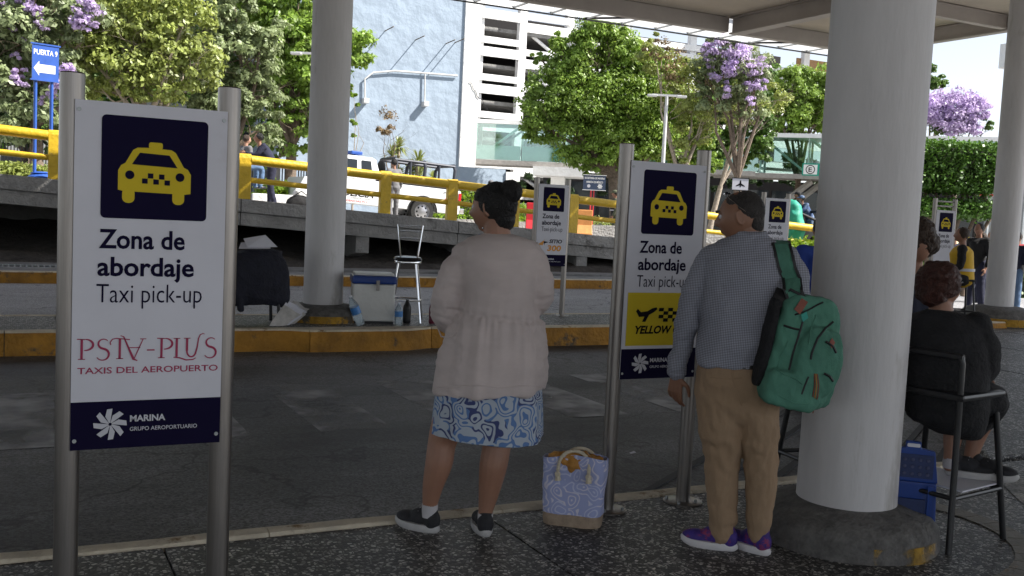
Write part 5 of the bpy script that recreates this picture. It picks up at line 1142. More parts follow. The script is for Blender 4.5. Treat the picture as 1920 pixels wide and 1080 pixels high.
def shoe(par, heel, dirv, L, mu, ms, h=.1, name='shoe', swoosh=None, roll_=0):
    d = Vector((dirv[0], dirv[1], 0)).normalized(); a = math.atan2(d.y, d.x); T = lambda p: tuple(Vector(heel)+rotz(a) @ Vector(p))
    wd = .047; ol = []
    for i in range(30):
        q = 2*PI*i/30; x = math.cos(q); y = math.sin(q); xx = L*(.5+.5*x*(1-.0)); t = xx/L; ww = wd*(.78+.30*math.sin(min(1, t*1.25)*PI*.62)); ol.append((xx, ww*y*(abs(y)**-.25 if abs(y) > .05 else 1)))
    def ring(k, z): return [T((L/2+(x-L/2)*k, y*k, z+.010*max(0, (x/L-.75)/.25)**2*1.2)) for x, y in ol]
    b = MB(); b.loft([ring(.93, .0), ring(1.0, .008), ring(1.02, .022), ring(.96, .034)]); so_ = b.build('sole', ms, None, smooth=True)
    b = MB(); b.ell(T((L*.70, 0, .042)), (L*.29, wd*.93, .034), 20, 12, rot=rotz(a)); b.ell(T((L*.42, 0, .058)), (L*.28, wd*.86, .045), 20, 12, rot=rotz(a) @ Matrix.Rotation(R(14), 3, 'Y')); b.ell(T((L*.17, 0, .055)), (L*.165, wd*.84, .055), 20, 12, rot=rotz(a)); b.cap(T((L*.2, 0, .05)), T((L*.19, 0, h)), wd*.80, wd*.70)
    me = lump(b, .005, 2); o = link(name, me, mu, par); so_.parent = o
    for i in range(4):
        x = L*(.42+.065*i); z = .102-.013*i; b = MB(); b.tube([T((x, -.026, z-.012)), T((x+.008, 0, z+.0)), T((x, .026, z-.012))], .0028, 6); b.build('lace', M_grey, o, smooth=True)
    return o
class Fig:
    def __init__(s, label, X, Y, z0=0., name='person'):
        a = math.atan2(X, Y); s.a = a; s.t = thing(name, label, 'person', (X, Y, z0), -a)
        s.ux = Vector((math.cos(a), -math.sin(a), 0)); s.uy = Vector((math.sin(a), math.cos(a), 0)); s.o = Vector((X, Y, z0)); s.k = (s.o-EYE).dot(fw)
    def s(s, px_, py_, dy=0.):
        d = ray(px_, py_); t = ((s.o+s.uy*dy-EYE).dot(s.uy))/d.dot(s.uy); p = EYE+d*t-s.o; return Vector((p.dot(s.ux), p.dot(s.uy), p.z))
    def m(s, pxr): return pxr*s.k/FPX
    def ring(s, py_, xl, xr, dep, dy=0., n=48, pw=.85, fn=None):
        c = s.s((xl+xr)/2, py_, dy); w_ = s.m((xr-xl)/2); P = []
        for i in range(n):
            q = 2*PI*i/n; x = w_*math.copysign(abs(math.cos(q))**pw, math.cos(q)); y = dep*math.copysign(abs(math.sin(q))**pw, math.sin(q))
            P.append(c+Vector((x, y, -x*.0+(fn(q) if fn else 0))))
        return P
    def bvh(s, me): return BVHTree.FromPolygons([v.co.copy() for v in me.vertices], [tuple(p.vertices) for p in me.polygons])
    def onsurf(s, bv, px_, py_, off=.003):
        e = EYE-s.o; o = Vector((e.dot(s.ux), e.dot(s.uy), e.z)); p = s.s(px_, py_); h = bv.ray_cast(o, (p-o).normalized())
        if h[0] is None: return p+Vector((0, -.05, 0))
        nn = h[1] if h[1].dot(o-h[0]) > 0 else -h[1]; return h[0]+nn*off
def fabric(name, col, **k): return mat(name, col, .92, **{**dict(var=.10, scale=5, bump=.35, bscale=220), **k})

# ---------------- woman in the cardigan
g = atZ(868, 1000, 0); W = Fig('woman with black hair bun, pale mauve cardigan and blue patterned skirt seen from behind', g.x, g.y); s, m_ = W.s, W.m
b = MB(); hc = s(925, 392, .02); Rm = head(b, hc, R(62), R(-4), 1.0)
cap3(b, [s(930, 420, .0), s(935, 462, -.0)], [.058, .070])
rings = [W.ring(y, xl, xr, d) for y, xl, xr, d in ((450, 900, 975, .07), (475, 870, 1000, .10), (520, 862, 1006, .15), (590, 864, 1004, .16), (660, 845, 1003, .17), (740, 838, 995, .17), (775, 850, 985, .14))]
b.loft(rings)
cap3(b, [s(872, 745, 0), s(840, 800, 0), s(829, 830, .0), s(823, 868, -.012), s(812, 910, .0), s(806, 948, .01), s(806, 962, .015)], [m_(44), m_(33), m_(27), m_(26), m_(20), m_(14), m_(13)])
cap3(b, [s(950, 745, 0), s(936, 800, 0), s(932, 832, .0), s(925, 872, -.015), s(918, 915, .0), s(910, 962, .0), s(909, 978, .0)], [m_(42), m_(31), m_(27), m_(26.5), m_(21), m_(13.5), m_(14)])
for P in ([s(872, 488), s(841, 585), s(872, 618, .26)], [s(988, 485), s(1008, 556), s(965, 590, .27)]): cap3(b, P, [.05, .045, .03])
hand(b, s(876, 616, .27), (.9, .35, .05), (.1, .3, .9)); hand(b, s(960, 592, .28), (-.9, .3, .1), (.1, .3, .9), side=-1)
me = lump(b, .0048, 3); body = link('body', me, S_tan, W.t); face_bits(W.t, hc, Rm, 1., body)
# hair and bun
b = MB(); b.ell(hc+Rm @ Vector((0, -.020, .022)), (.089, .098, .104), 28, 20, rot=Rm); b.ell(hc+Rm @ Vector((0, -.058, -.045)), (.066, .045, .060), 20, 14, rot=Rm); b.ell(hc+Rm @ Vector((.0, .025, .055)), (.078, .062, .055), 20, 14, rot=Rm)
me = lump(b, .006, 3, lambda p, n: .0035*fbm((p.x*1.2, p.y*1.2, p.z*2.5), 30)); hr = link('hair', me, H_black, W.t)
b = MB(); bc = s(957, 359, -.03); b.ell(bc, (.056, .050, .054), 26, 18); P = []
for i in range(60): q = i*.42; rr = .050-.0004*i; P.append(bc+Vector((rr*math.cos(q)*.95, -.012+.03*math.sin(i*.11), rr*math.sin(q)*.9)))
b.tube(P[:30], .011, 6); b.cap(bc, hc+Vector((.03, .0, .03)), .035, .05)
me = lump(b, .006, 2, lambda p, n: .003*fbm(p, 50)); link('bun', me, H_black, hr)
b = MB(); b.ell(s(906, 428, -.05), .0055, 8, 6); b.build('earring', M_chrome, W.t)
b = MB(); b.tube([s(898, 441, -.02), s(915, 444, -.05), s(935, 440, -.05)], [.006, .009, .006], 8); b.build('blue_collar', mat('collar_blue', (.05, .12, .35), .8), W.t, smooth=True)
# cardigan
seam = s(935, 590).z; hem = s(915, 730).z
RG = [(436, 912, 958, .055), (442, 893, 982, .085), (450, 875, 1000, .11), (464, 857, 1013, .14), (485, 858, 1010, .17), (520, 864, 1005, .195), (560, 866, 1006, .20), (592, 856, 1012, .200), (600, 848, 1019, .205), (640, 832, 1023, .215), (690, 820, 1023, .222), (715, 815, 1021, .222), (730, 813, 1019, .220)]
b = MB(); b.loft([W.ring(y, xl, xr, d, fn=(lambda q, y=y: (.018*math.cos(q*1-.3) if y > 700 else 0))) for y, xl, xr, d in RG])
cap3(b, [s(876, 482), s(850, 528, -.02), s(838, 578, -.02), s(842, 596, .04), s(858, 612, .16), s(874, 618, .25)], [m_(31), m_(32), m_(31), m_(29), m_(23), m_(19)], 18)
cap3(b, [s(988, 478), s(1006, 520, -.02), s(1010, 552, -.02), s(1002, 566, .05), s(985, 582, .16), s(966, 592, .26)], [m_(30), m_(31), m_(29), m_(27), m_(23), m_(19)], 18)
cx = s(933, 600).x
def cdisp(p, n):
    th = math.atan2(p.y, (p.x-cx)); dz = seam-p.z+.03*((p.x-cx)/.25)*-.6; a = 0; arm = abs(p.x-cx) > .24 and p.z > seam-.02
    if dz > 0 and not arm:
        a += .0045*math.sin(34*th+2*math.sin(7*th))*math.exp(-dz/.10)+.008*math.sin(13*th+1.3+1.5*math.sin(3*th))*min(1, dz/.08)*math.exp(-dz/.45)+.007*math.sin(6*th+.4)*min(1, dz/.2)
    elif dz > -.10 and not arm: a += .003*math.sin(30*th+1.5*math.sin(5*th))*math.exp(dz/.035)
    if abs(dz) < .011 and not arm: a -= .005
    if not arm and dz < 0: a += .005*fbm((p.x*1.0, p.y, p.z*3.2), 3.2)
    if arm or abs(abs(p.x-cx)-.21) < .05: a += .010*fbm((p.x*1.5+p.z*2, p.y*1.2, p.z*3.5), 4.5)
    return a+.0025*fbm(p, 14)
me = lump(b, .0075, 2, cdisp); M_card = fabric('cardigan_mauve', (.56, .485, .47), bump=.5, bscale=330, scale=3, stretch=(1, 1, 2.2)); card = link('cardigan', me, M_card, W.t); bv = W.bvh(me)
b = MB(); b.tube([W.onsurf(bv, x, y, .001) for x, y in ((822, 617), (828, 628), (840, 634), (850, 630), (858, 622))], .0035, 6); b.build('pocket_edge', M_card, card, smooth=True)
b = MB(); b.tube([W.onsurf(bv, 814+i*8.2, 724.5+2.2*math.sin(i*.5)-.0*i, .001) for i in range(26)], .0042, 6); b.build('hem', M_card, card, smooth=True)
# skirt with a bold print
M_sk = pattern_mat('skirt_print', (.40, .45, .52), (.045, .06, .17), (.10, .19, .40), 12, 5.0, .15, warp=1.7)
b = MB(); fl = lambda q: .004*math.sin(3*q+1)
def srin(y, xl, xr, d):
    c = s((xl+xr)/2, y); w_ = m_((xr-xl)/2); P = []
    for i in range(120):
        q = 2*PI*i/120; k_ = 1+.022*math.sin(9*q+.6)*min(1, (y-690)/90)+.012*math.sin(17*q)*min(1, (y-690)/90); P.append(c+Vector((w_*k_*math.copysign(abs(math.cos(q))**.8, math.cos(q)), d*k_*math.copysign(abs(math.sin(q))**.8, math.sin(q)), .012*math.sin(2*q+.5) if y > 790 else 0)))
    return P
b.loft([srin(*a) for a in ((690, 826, 1012, .19), (730, 820, 1015, .195), (760, 815, 1016, .195), (790, 812, 1016, .195), (815, 809, 1016, .195), (817, 815, 1010, .185), (790, 820, 1005, .18))]); b.build('skirt', M_sk, W.t, smooth=True)
M_sn = mat('sneaker_black', (.022, .022, .026), .8, var=.3, scale=40, bump=.4, bscale=200); M_so = mat('sole_grey', (.46, .45, .45), .7, var=.1, scale=30)
M_sock = mat('sock_white', (.5, .48, .5), .9)
p = s(806, 962, .015); shoe(W.t, (p.x+.046, p.y-.03, .0), (-.83, .56), .25, M_sn, M_so, .095)
p = s(909, 978, 0); shoe(W.t, (p.x+.01, p.y-.055, .0), (-.16, .98), .25, M_sn, M_so, .095)
for q, r_ in ((s(806, 951, .012), .038), (s(910, 968, .0), .036)): b = MB(); b.lathe([(r_*.95, -.045), (r_*1.0, .0), (r_*1.02, .016)], 20, tuple(q)); b.build('sock', M_sock, W.t, smooth=True)

# ---------------- man with the green backpack
g = atZ(1388, 1032, 0); G_ = Fig('man in a grey checked shirt and tan trousers with a green backpack on one shoulder', g.x, g.y); s, m_ = G_.s, G_.m
hc = s(1390, 408, .0); b = MB(); Rm = head(b, hc, R(82), R(-9), 1.0, nose=.95, sx=1.05)
cap3(b, [s(1402, 432, -.01), s(1408, 462, 0)], [.060, .068]); b.ell(s(1385, 440, .0), (.055, .05, .04), 14, 10)
b.loft([G_.ring(y, xl, xr, d) for y, xl, xr, d in ((452, 1380, 1440, .07), (475, 1345, 1470, .10), (540, 1330, 1470, .12), (620, 1325, 1450, .125), (690, 1322, 1430, .12), (740, 1315, 1448, .12), (760, 1325, 1440, .1))])
cap3(b, [s(1348, 750), s(1352, 880), s(1352, 1000)], [m_(34), m_(20), m_(13)]); cap3(b, [s(1420, 750), s(1425, 880), s(1422, 1000)], [m_(32), m_(20), m_(13)])
cap3(b, [s(1328, 490), s(1292, 600), s(1270, 700, .05)], [.038, .027, .024]); cap3(b, [s(1482, 490), s(1500, 600, .03), s(1485, 640, .2)], [.040, .033, .024])
hand(b, s(1269, 702, .05), (-.06, .10, -1.0), (-.45, -.88, .05), side=1, s=.98, curl=.85, thumb=1); hand(b, s(1484, 642, .21), (-.3, .8, .3), (.7, .2, .5), side=1, curl=.8)
me = lump(b, .0042, 2); body = link('body', me, S_brown, G_.t); face_bits(G_.t, hc, Rm, 1., body)
b = MB(); b.ell(hc+Rm @ Vector((0, -.024, .030)), (.0785, .086, .090), 28, 20, rot=Rm); b.ell(hc+Rm @ Vector((0, .016, .064)), (.068, .054, .049), 20, 14, rot=Rm); b.ell(hc+Rm @ Vector((0, -.062, -.030)), (.062, .036, .055), 20, 14, rot=Rm)
me = lump(b, .005, 2, lambda p, n: .0014*fbm(p, 90)); link('hair', me, H_short, G_.t)
# sunglasses pushed up on the head
gl_ = MB(); T = lambda x, y, z: hc+Rm @ Vector((x, y, z))
for sd_ in (-1, 1): gl_.tube([T(sd_*.066, .052, .106), T(sd_*.084, .01, .066), T(sd_*.086, -.02, .036), T(sd_*.084, -.035, .022)], .0014, 6)
gl_.tube([T(-.066, .053, .107), T(-.03, .066, .116), T(.03, .066, .116), T(.066, .053, .107)], .003, 6); sg = gl_.build('sunglasses', M_chrome, G_.t, smooth=True)
for sd_ in (-1, 1): b = MB(); b.ell(T(sd_*.032, .050, .117), (.015, .009, .006), 16, 8, rot=Rm); b.build('lens', M_glassd, sg, smooth=True)
# shirt
RG = [(434, 1388, 1430, .055), (440, 1376, 1441, .07), (450, 1352, 1462, .095), (464, 1332, 1480, .115), (484, 1320, 1492, .135), (520, 1320, 1486, .140), (570, 1319, 1472, .145), (620, 1314, 1458, .148), (655, 1306, 1450, .152), (676, 1308, 1440, .15), (684, 1312, 1436, .147)]
b = MB(); b.loft([G_.ring(*a) for a in RG])
cap3(b, [s(1336, 482), s(1312, 522), s(1296, 570), s(1284, 618, .02), s(1274, 660, .04), s(1270, 694, .05)], [m_(25), m_(25), m_(23), m_(21), m_(19), m_(16)], 18)
cap3(b, [s(1474, 484), s(1492, 530), s(1498, 580, .03), s(1486, 630, .17)], [m_(26), m_(26), m_(23), m_(18)], 18)
b.tube([s(1384, 441, -.055), s(1408, 446, -.075), s(1430, 441, -.055), s(1436, 437, -.0)], [.014, .016, .014, .012], 8)
cxm = s(1395, 560).x
def mdisp(p, n):
    arm = p.x-cxm < -.20 and p.z < 1.22; low = max(0, 1.12-p.z)
    a = .004*fbm((p.x*1.0+p.z, p.y, p.z*.6), 9)+(.016 if arm else .009)*fbm((p.x*1.2+p.z*1.6, p.y*1.5, p.z*(3.0 if arm else 1.5)-p.x*2.0), 4.2)
    a += .022*min(.5, low)*math.sin(p.z*34+p.x*16+3*fbm(p, 4)); return a
me = lump(b, .0065, 2, mdisp)
M_sh = fabric('shirt_check', (.165, .17, .20), var=.05, bump=.3)
n, L, b_ = nodes_of(M_sh); tcx = n.new('ShaderNodeTexCoord'); src = b_.inputs['Base Color'].links[0].from_socket
for ax in ('X', 'Z'):
    wv = n.new('ShaderNodeTexWave'); wv.bands_direction = ax; wv.inputs['Scale'].default_value = 42; L.new(tcx.outputs['Object'], wv.inputs['Vector']); mm = n.new('ShaderNodeMix'); mm.data_type = 'RGBA'; mm.blend_type = 'MULTIPLY'; mm.inputs[0].default_value = .55; L.new(src, mm.inputs[6]); L.new(wv.outputs[0], mm.inputs[7]); src = mm.outputs[2]
hs = n.new('ShaderNodeHueSaturation'); hs.inputs['Value'].default_value = 2.7; L.new(src, hs.inputs['Color']); L.new(hs.outputs[0], b_.inputs['Base Color'])
shirt = link('shirt', me, M_sh, G_.t); bvs = G_.bvh(me)
b = MB(); b.tube([G_.onsurf(bvs, x, y, .0008) for x, y in [(1330+i*8, 487-2.0*math.sin(i*.35)) for i in range(16)]], .0022, 5); b.build('yoke_seam', M_sh, shirt, smooth=True)
b = MB(); q = s(1270, 690, .05); b.lathe([(m_(17.5), -.03), (m_(18), .0), (m_(17), .022)], 22, tuple(q)); b.build('cuff', M_sh, shirt, smooth=True)
# trousers
M_tr = fabric('trousers_tan', (.31, .21, .13), scale=3, var=.12)
b = MB(); b.loft([G_.ring(*a) for a in ((672, 1313, 1434, .135), (690, 1310, 1440, .14), (715, 1305, 1452, .140), (745, 1304, 1460, .125), (765, 1310, 1456, .112), (785, 1330, 1442, .09), (798, 1350, 1425, .05))])
cap3(b, [s(1350, 742), s(1352, 800), s(1354, 845), s(1353, 880, -.01), s(1354, 920), s(1355, 965), s(1354, 1004)], [m_(46), m_(42), m_(36), m_(32), m_(29), m_(26), m_(23)], 22)
cap3(b, [s(1418, 742), s(1423, 800), s(1426, 845), s(1427, 880, -.01), s(1426, 920), s(1424, 965), s(1422, 1000)], [m_(44), m_(38), m_(33), m_(30), m_(28), m_(25), m_(21)], 22)
def tdisp(p, n):
    z = p.z; kn = g1(z-.48, .16)+g1(z-.09, .10)*1.3+g1(z-.72, .10)*.8
    return .006*kn*math.sin(z*52+p.x*18+5*fbm((p.x*2, p.y*2, z*1.5), 3))*(.6+.6*fbm(p, 4))+.006*fbm((p.x*2.2, p.y*2.2, z*1.0), 4)+.004*fbm((p.x*3, p.y*3, z), 16)
me = lump(b, .0068, 2, tdisp); trs = link('trousers', me, M_tr, G_.t); bvt = G_.bvh(me)
b = MB(); b.tube([G_.onsurf(bvt, x, y, .001) for x, y in ((1372, 684), (1373, 700), (1376, 720), (1386, 745), (1391, 760))], .003, 5); b.build('seat_seam', M_tr, trs, smooth=True)
b = MB(); b.tube([G_.onsurf(bvt, x, y, .001) for x, y in [(1313+i*8, 688+.3*i) for i in range(16)]], .003, 5); b.build('waist_seam', M_tr, trs, smooth=True)
b = MB(); b.tube([G_.onsurf(bvt, x, y, .001) for x, y in ((1330, 706), (1350, 708), (1372, 710), (1391, 709))], .003, 5); b.build('pocket_welt', M_tr, trs, smooth=True)
b = MB(); b.loft([G_.ring(*a) for a in ((668, 1314, 1433, .139), (683, 1311, 1438, .143))]); b.build('belt', M_black, trs, smooth=True)
M_sp = mat('sneaker_violet', (.045, .022, .20), .7, var=.3, scale=25, col2=(.25, .03, .10), mask=.52, bump=.3, bscale=200); M_sow = mat('sole_white', (.62, .60, .62), .6, var=.05)
p = s(1356, 1010, 0); shoe(G_.t, (p.x+.068, p.y-.015, .0), (-.985, .12), .265, M_sp, M_sow, .10)
p = s(1422, 1006, 0); shoe(G_.t, (p.x+.055, p.y-.035, .0), (-.80, .60), .25, M_sp, M_sow, .10)

# backpack: hangs on the man, a thing of its own
M_gr = fabric('pack_green', (.075, .215, .155), var=.22, scale=7, bump=.4); M_lea = mat('leather_brown', (.22, .055, .03), .55, var=.2, scale=20); M_zip = mat('zip_black', (.012, .012, .014), .5)
BP = Fig('green canvas backpack with black zips slung on the right shoulder of the man', G_.o.x, G_.o.y, 0., name='backpack'); BP.t['category'] = 'backpack'; s = BP.s
c = s(1500, 658, -.10); Rb = Matrix.Rotation(R(9), 3, 'Y') @ rotz(R(16))
def sup(b, c, r, p, Rm_, seg=44, rings=26, taper=0.):
    def fn(d, q):
        f = lambda v: math.copysign(abs(v)**p, v); k_ = (abs(d.x)**(2/p if p else 2)+abs(d.y)**(2/p)+abs(d.z)**(2/p))**(-p/2); z = d.z*k_*r[2]; t = 1-taper*(z/r[2])
        return Vector((d.x*k_*r[0]*t, d.y*k_*r[1]*t, z))
    b.ell(c, r, seg, rings, rot=Rm_, fn=fn)
b = MB(); sup(b, c, (.148, .092, .252), .42, Rb, taper=.10); sup(b, c+Rb @ Vector((.055, -.085, -.02)), (.10, .05, .15), .5, Rb, taper=.12); sup(b, c+Rb @ Vector((-.03, -.085, -.165)), (.125, .06, .085), .5, Rb); sup(b, c+Rb @ Vector((.145, .0, -.12)), (.035, .06, .11), .55, Rb)
me = lump(b, .0065, 2, lambda p, n: .010*fbm((p.x*1.4, p.y, p.z*.9+p.x), 7)+.0035*fbm((p.x*2, p.y, p.z), 15)); pack = link('body', me, M_gr, BP.t); bv = BP.bvh(me)
def zipl(pts, r=.0048, m=M_zip, nm='zip'):
    P = []; 
    for i in range(len(pts)-1):
        for j in range(6): P.append(BP.onsurf(bv, pts[i][0]+(pts[i+1][0]-pts[i][0])*j/6, pts[i][1]+(pts[i+1][1]-pts[i][1])*j/6, .0015))
    b = MB(); b.tube(P, r, 6); return b.build(nm, m, pack, smooth=True)
zipl([(1506, 600), (1497, 630), (1486, 665), (1478, 700)]); zipl([(1562, 603), (1548, 615), (1533, 634), (1522, 662), (1520, 676)]); zipl([(1516, 706), (1508, 725), (1502, 742)], .004)
zipl([(1490, 590), (1512, 583), (1532, 572), (1545, 566)], .004); zipl([(1450, 690), (1470, 702), (1495, 712), (1506, 722)], .003, M_gr, 'seam'); zipl([(1530, 590), (1520, 620), (1516, 650)], .003, M_gr, 'seam')
def patch(P, m, nm, off=.003):
    V = [BP.onsurf(bv, x, y, off) for x, y in P]; n_ = len(V); V2 = [v+Vector((0, .006, 0)) for v in V]; b = MB(); b.add(V+V2, [tuple(range(n_)), tuple(range(2*n_-1, n_-1, -1))]+[(i, i+n_, (i+1) % n_+n_, (i+1) % n_) for i in range(n_)]); return b.build(nm, m, pack)
patch([(1488, 580), (1503, 560), (1514, 567), (1500, 589)], M_lea, 'leather_patch', .006); patch([(1559, 634), (1564, 643), (1559, 653), (1554, 643)], M_lea, 'leather_diamond', .006)
patch([(1502, 590), (1512, 584), (1515, 596), (1505, 604)], mat('pack_teal', (.05, .36, .30), .7), 'teal_tab', .006)
b = MB(); sup(b, c+Rb @ Vector((-.160, .02, .01)), (.022, .085, .20), .5, Rb); sd_p = b.build('side_mesh', M_blackcloth, pack, smooth=True)
P = [BP.onsurf(bv, x, y, .008) for x, y in ((1529, 700), (1530, 720), (1527, 742))]; P += [s(1522, 760, -.16), s(1518, 774, -.16)]
for i, dx in enumerate((-.006, 0, .006)): b = MB(); b.tube([q+Vector((dx*(1+j*.3), -.002*i, 0)) for j, q in enumerate(P)], .0028, 6); b.build('cord', [M_lea, mat('cord_orange', (.45, .2, .04), .7), M_lea][i], pack, smooth=True)
zipl([(1548, 640), (1562, 650), (1568, 664)], .006, M_zip, 'side_strap'); zipl([(1545, 700), (1556, 706), (1562, 716)], .006, M_zip, 'side_strap'); zipl([(1470, 610), (1488, 616), (1500, 618)], .005, M_zip, 'side_strap')
zipl([(1478, 640), (1464, 668), (1456, 700)], .003, M_gr, 'seam'); zipl([(1462, 742), (1490, 756), (1520, 758)], .003, M_gr, 'seam')
# strap over the shoulder
def strapm(P, w_, th, m, nm, side=Vector((1, 0, 0)), par=None):
    b = MB(); n_ = len(P); R_ = []
    for i, p in enumerate(P):
        t = (P[min(i+1, n_-1)]-P[max(i-1, 0)]).normalized(); x = (side-t*side.dot(t)).normalized(); nn = t.cross(x)*th; R_.append([p-x*w_/2-nn, p+x*w_/2-nn, p+x*w_/2+nn, p-x*w_/2+nn])
    b.loft(R_); return b.build(nm, m, par or pack, smooth=True)
def G_on(x, y, off): return G_.onsurf(bvs, x, y, off)
ctr = [G_on(1463, 463, .012), G_on(1467, 480, .014), G_on(1472, 500, .016), G_on(1479, 522, .018)]+[s(1487, 545, -.165), s(1493, 560, -.16)]
ctr = [ctr[0]+Vector((-.012, .16, -.05)), ctr[0]+Vector((-.01, .10, .012)), ctr[0]+Vector((-.004, .05, .014))]+ctr
strapm(ctr, .068, .006, M_gr, 'shoulder_strap')
for e in (-.036, .036): strapm([p+Vector((e, -.003, 0)) for p in ctr], .012, .007, M_zip, 'strap_binding')
strapm([s(1466, 545, -.12), s(1460, 555, -.14), s(1470, 575, -.15)], .05, .012, M_zip, 'strap_anchor'); strapm([s(1452, 700, -.10), s(1436, 730, -.08), s(1428, 752, -.08), s(1424, 768, -.07)], .03, .005, M_zip, 'loose_strap')
b = MB(); b.tube([s(1480, 572, -.15), s(1474, 550, -.16), s(1482, 543, -.17), s(1500, 552, -.165), s(1510, 565, -.15)], .007, 8); b.build('haul_loop', M_zip, pack, smooth=True)

# ---------------- seated woman in black
S1 = Fig('seated person with short auburn hair in a black coat on the tall chair at right', 4.25, 3.48); s, m_ = S1.s, S1.m
hc = s(1762, 537, .0); b = MB(); Rm = head(b, hc, R(-50), R(-8), 1.0)
cap3(b, [s(1764, 570), s(1765, 605)], [.055, .07]); b.loft([S1.ring(*a) for a in ((590, 1740, 1800, .08), (620, 1715, 1830, .12), (680, 1712, 1830, .15), (745, 1712, 1830, .17), (775, 1720, 1815, .14))])
cap3(b, [s(1790, 750, .0), s(1862, 752, .10), s(1838, 800, .14), s(1822, 850, .12), s(1818, 880, .12)], [.085, .062, .052, .036, .034]); cap3(b, [s(1770, 750, .05), s(1800, 762, .12), s(1788, 810, .08), s(1783, 850, .05), s(1780, 872, .05)], [.085, .06, .05, .035, .034])
cap3(b, [s(1830, 612, .0), s(1850, 680, .05), s(1832, 705, .2)], [.05, .042, .03]); hand(b, s(1832, 706, .2), (.4, .8, -.1), (.1, -.1, 1)); cap3(b, [s(1712, 615, .03), s(1712, 690, .08), s(1760, 710, .22)], [.05, .042, .03]); hand(b, s(1762, 710, .22), (.5, .7, -.1), (.1, -.1, 1), side=-1)
me = lump(b, .006, 2); body = link('body', me, S_tan, S1.t); face_bits(S1.t, hc, Rm, 1., body)
b = MB(); b.ell(hc+Rm @ Vector((0, -.016, .018)), (.108, .112, .112), 28, 20, rot=Rm); b.ell(hc+Rm @ Vector((0, -.04, -.045)), (.092, .07, .06), 20, 14, rot=Rm)
me = lump(b, .006, 1, lambda p, n: .012*fbm((p.x, p.y, p.z*1.6), 17)+.005*fbm(p, 50)); link('hair', me, H_red, S1.t)
RG = [(582, 1735, 1795, .075), (592, 1712, 1822, .10), (612, 1698, 1842, .14), (650, 1692, 1848, .17), (700, 1690, 1846, .19), (745, 1692, 1850, .20), (785, 1705, 1846, .18), (812, 1755, 1838, .11)]
b = MB(); b.loft([S1.ring(*a) for a in RG]); cap3(b, [s(1832, 610), s(1846, 655), s(1850, 688, .03), s(1836, 708, .16)], [m_(26), m_(26), m_(24), m_(18)]); cap3(b, [s(1708, 612, .02), s(1706, 690, .06), s(1755, 708, .2)], [m_(26), m_(25), m_(18)]); b.ell(s(1830, 750, .06), (.15, .11, .085), 20, 12)
me = lump(b, .009, 2, lambda p, n: .011*fbm((p.x*1.3, p.y, p.z*1.8), 5)+.004*fbm(p, 14)); link('coat', me, M_blackcloth, S1.t)
b = MB(); cap3(b, [s(1795, 748, .0), s(1862, 748, .10), s(1846, 785, .13)], [.105, .078, .062], 18); b.loft([S1.ring(y, xl, xr, d, .09) for y, xl, xr, d in ((745, 1770, 1872, .09), (780, 1775, 1868, .08), (822, 1790, 1836, .06))])
me = lump(b, .009, 2, lambda p, n: .008*fbm(p, 6)); link('skirt', me, M_blackcloth, S1.t)
for (x, y, dy) in ((1790, 893, .06), (1828, 905, .12)):
    p = s(x, y, dy); shoe(S1.t, (p.x-.05, p.y, .285), (.86, .1 if x < 1800 else -.15), .25, M_sn, M_so, .09)
for q in (s(1783, 866, .05), s(1820, 873, .12)): b = MB(); b.lathe([(.038, -.03), (.040, 0), (.037, .022)], 18, tuple(q)); b.build('sock', M_sock, S1.t, smooth=True)

# ---------------- person behind, mostly hidden
S2 = Fig('seated person with tousled brown hair and zebra print trousers behind the thick column', 4.55, 4.10); s, m_ = S2.s, S2.m
hc = s(1716, 452, .0); b = MB(); Rm = head(b, hc, R(60), R(-28), 1.03)
cap3(b, [s(1712, 495, .02), s(1690, 530, .05)], [.055, .07]); b.loft([S2.ring(*a) for a in ((530, 1650, 1725, .09, .05), (570, 1630, 1730, .13, .05), (650, 1640, 1720, .15, .03), (740, 1640, 1725, .16, 0))])
cap3(b, [s(1690, 745, .0), s(1640, 745, -.2), s(1640, 860, -.15)], [.08, .06, .04]); cap3(b, [s(1700, 745, .1), s(1655, 742, .3), s(1650, 860, .3)], [.08, .06, .04]); cap3(b, [s(1720, 550, .05), s(1718, 640, -.02), s(1660, 680, -.2)], [.05, .045, .03]); hand(b, s(1658, 682, -.2), (-.8, -.4, 0), (0, 0, 1))
me = lump(b, .008, 2); link('body', me, S_tan, S2.t)
b = MB(); b.ell(hc+Rm @ Vector((0, -.02, .03)), (.100, .108, .104), 28, 20, rot=Rm); b.ell(hc+Rm @ Vector((.03, -.03, -.03)), (.08, .08, .07), 20, 14, rot=Rm)
me = lump(b, .006, 1, lambda p, n: .012*fbm(p, 20)+.004*fbm(p, 60)); link('hair', me, H_brown, S2.t)
b = MB(); b.loft([S2.ring(*a) for a in ((520, 1660, 1712, .085, .05), (540, 1640, 1724, .13, .05), (600, 1630, 1734, .16, .05), (680, 1635, 1728, .17, .02), (735, 1635, 1725, .17, .0))]); cap3(b, [s(1720, 550, .05), s(1720, 640, -.02), s(1668, 675, -.18)], [.07, .06, .04])
me = lump(b, .012, 2, lambda p, n: .01*fbm(p, 5)); link('jacket', me, mat('jacket_dark_blue', (.012, .016, .035), .9, var=.2), S2.t)
b = MB(); cap3(b, [s(1712, 742, .0), s(1645, 745, -.2), s(1640, 840, -.15)], [.095, .075, .05]); cap3(b, [s(1715, 742, .1), s(1660, 742, .3), s(1650, 840, .3)], [.095, .075, .05])
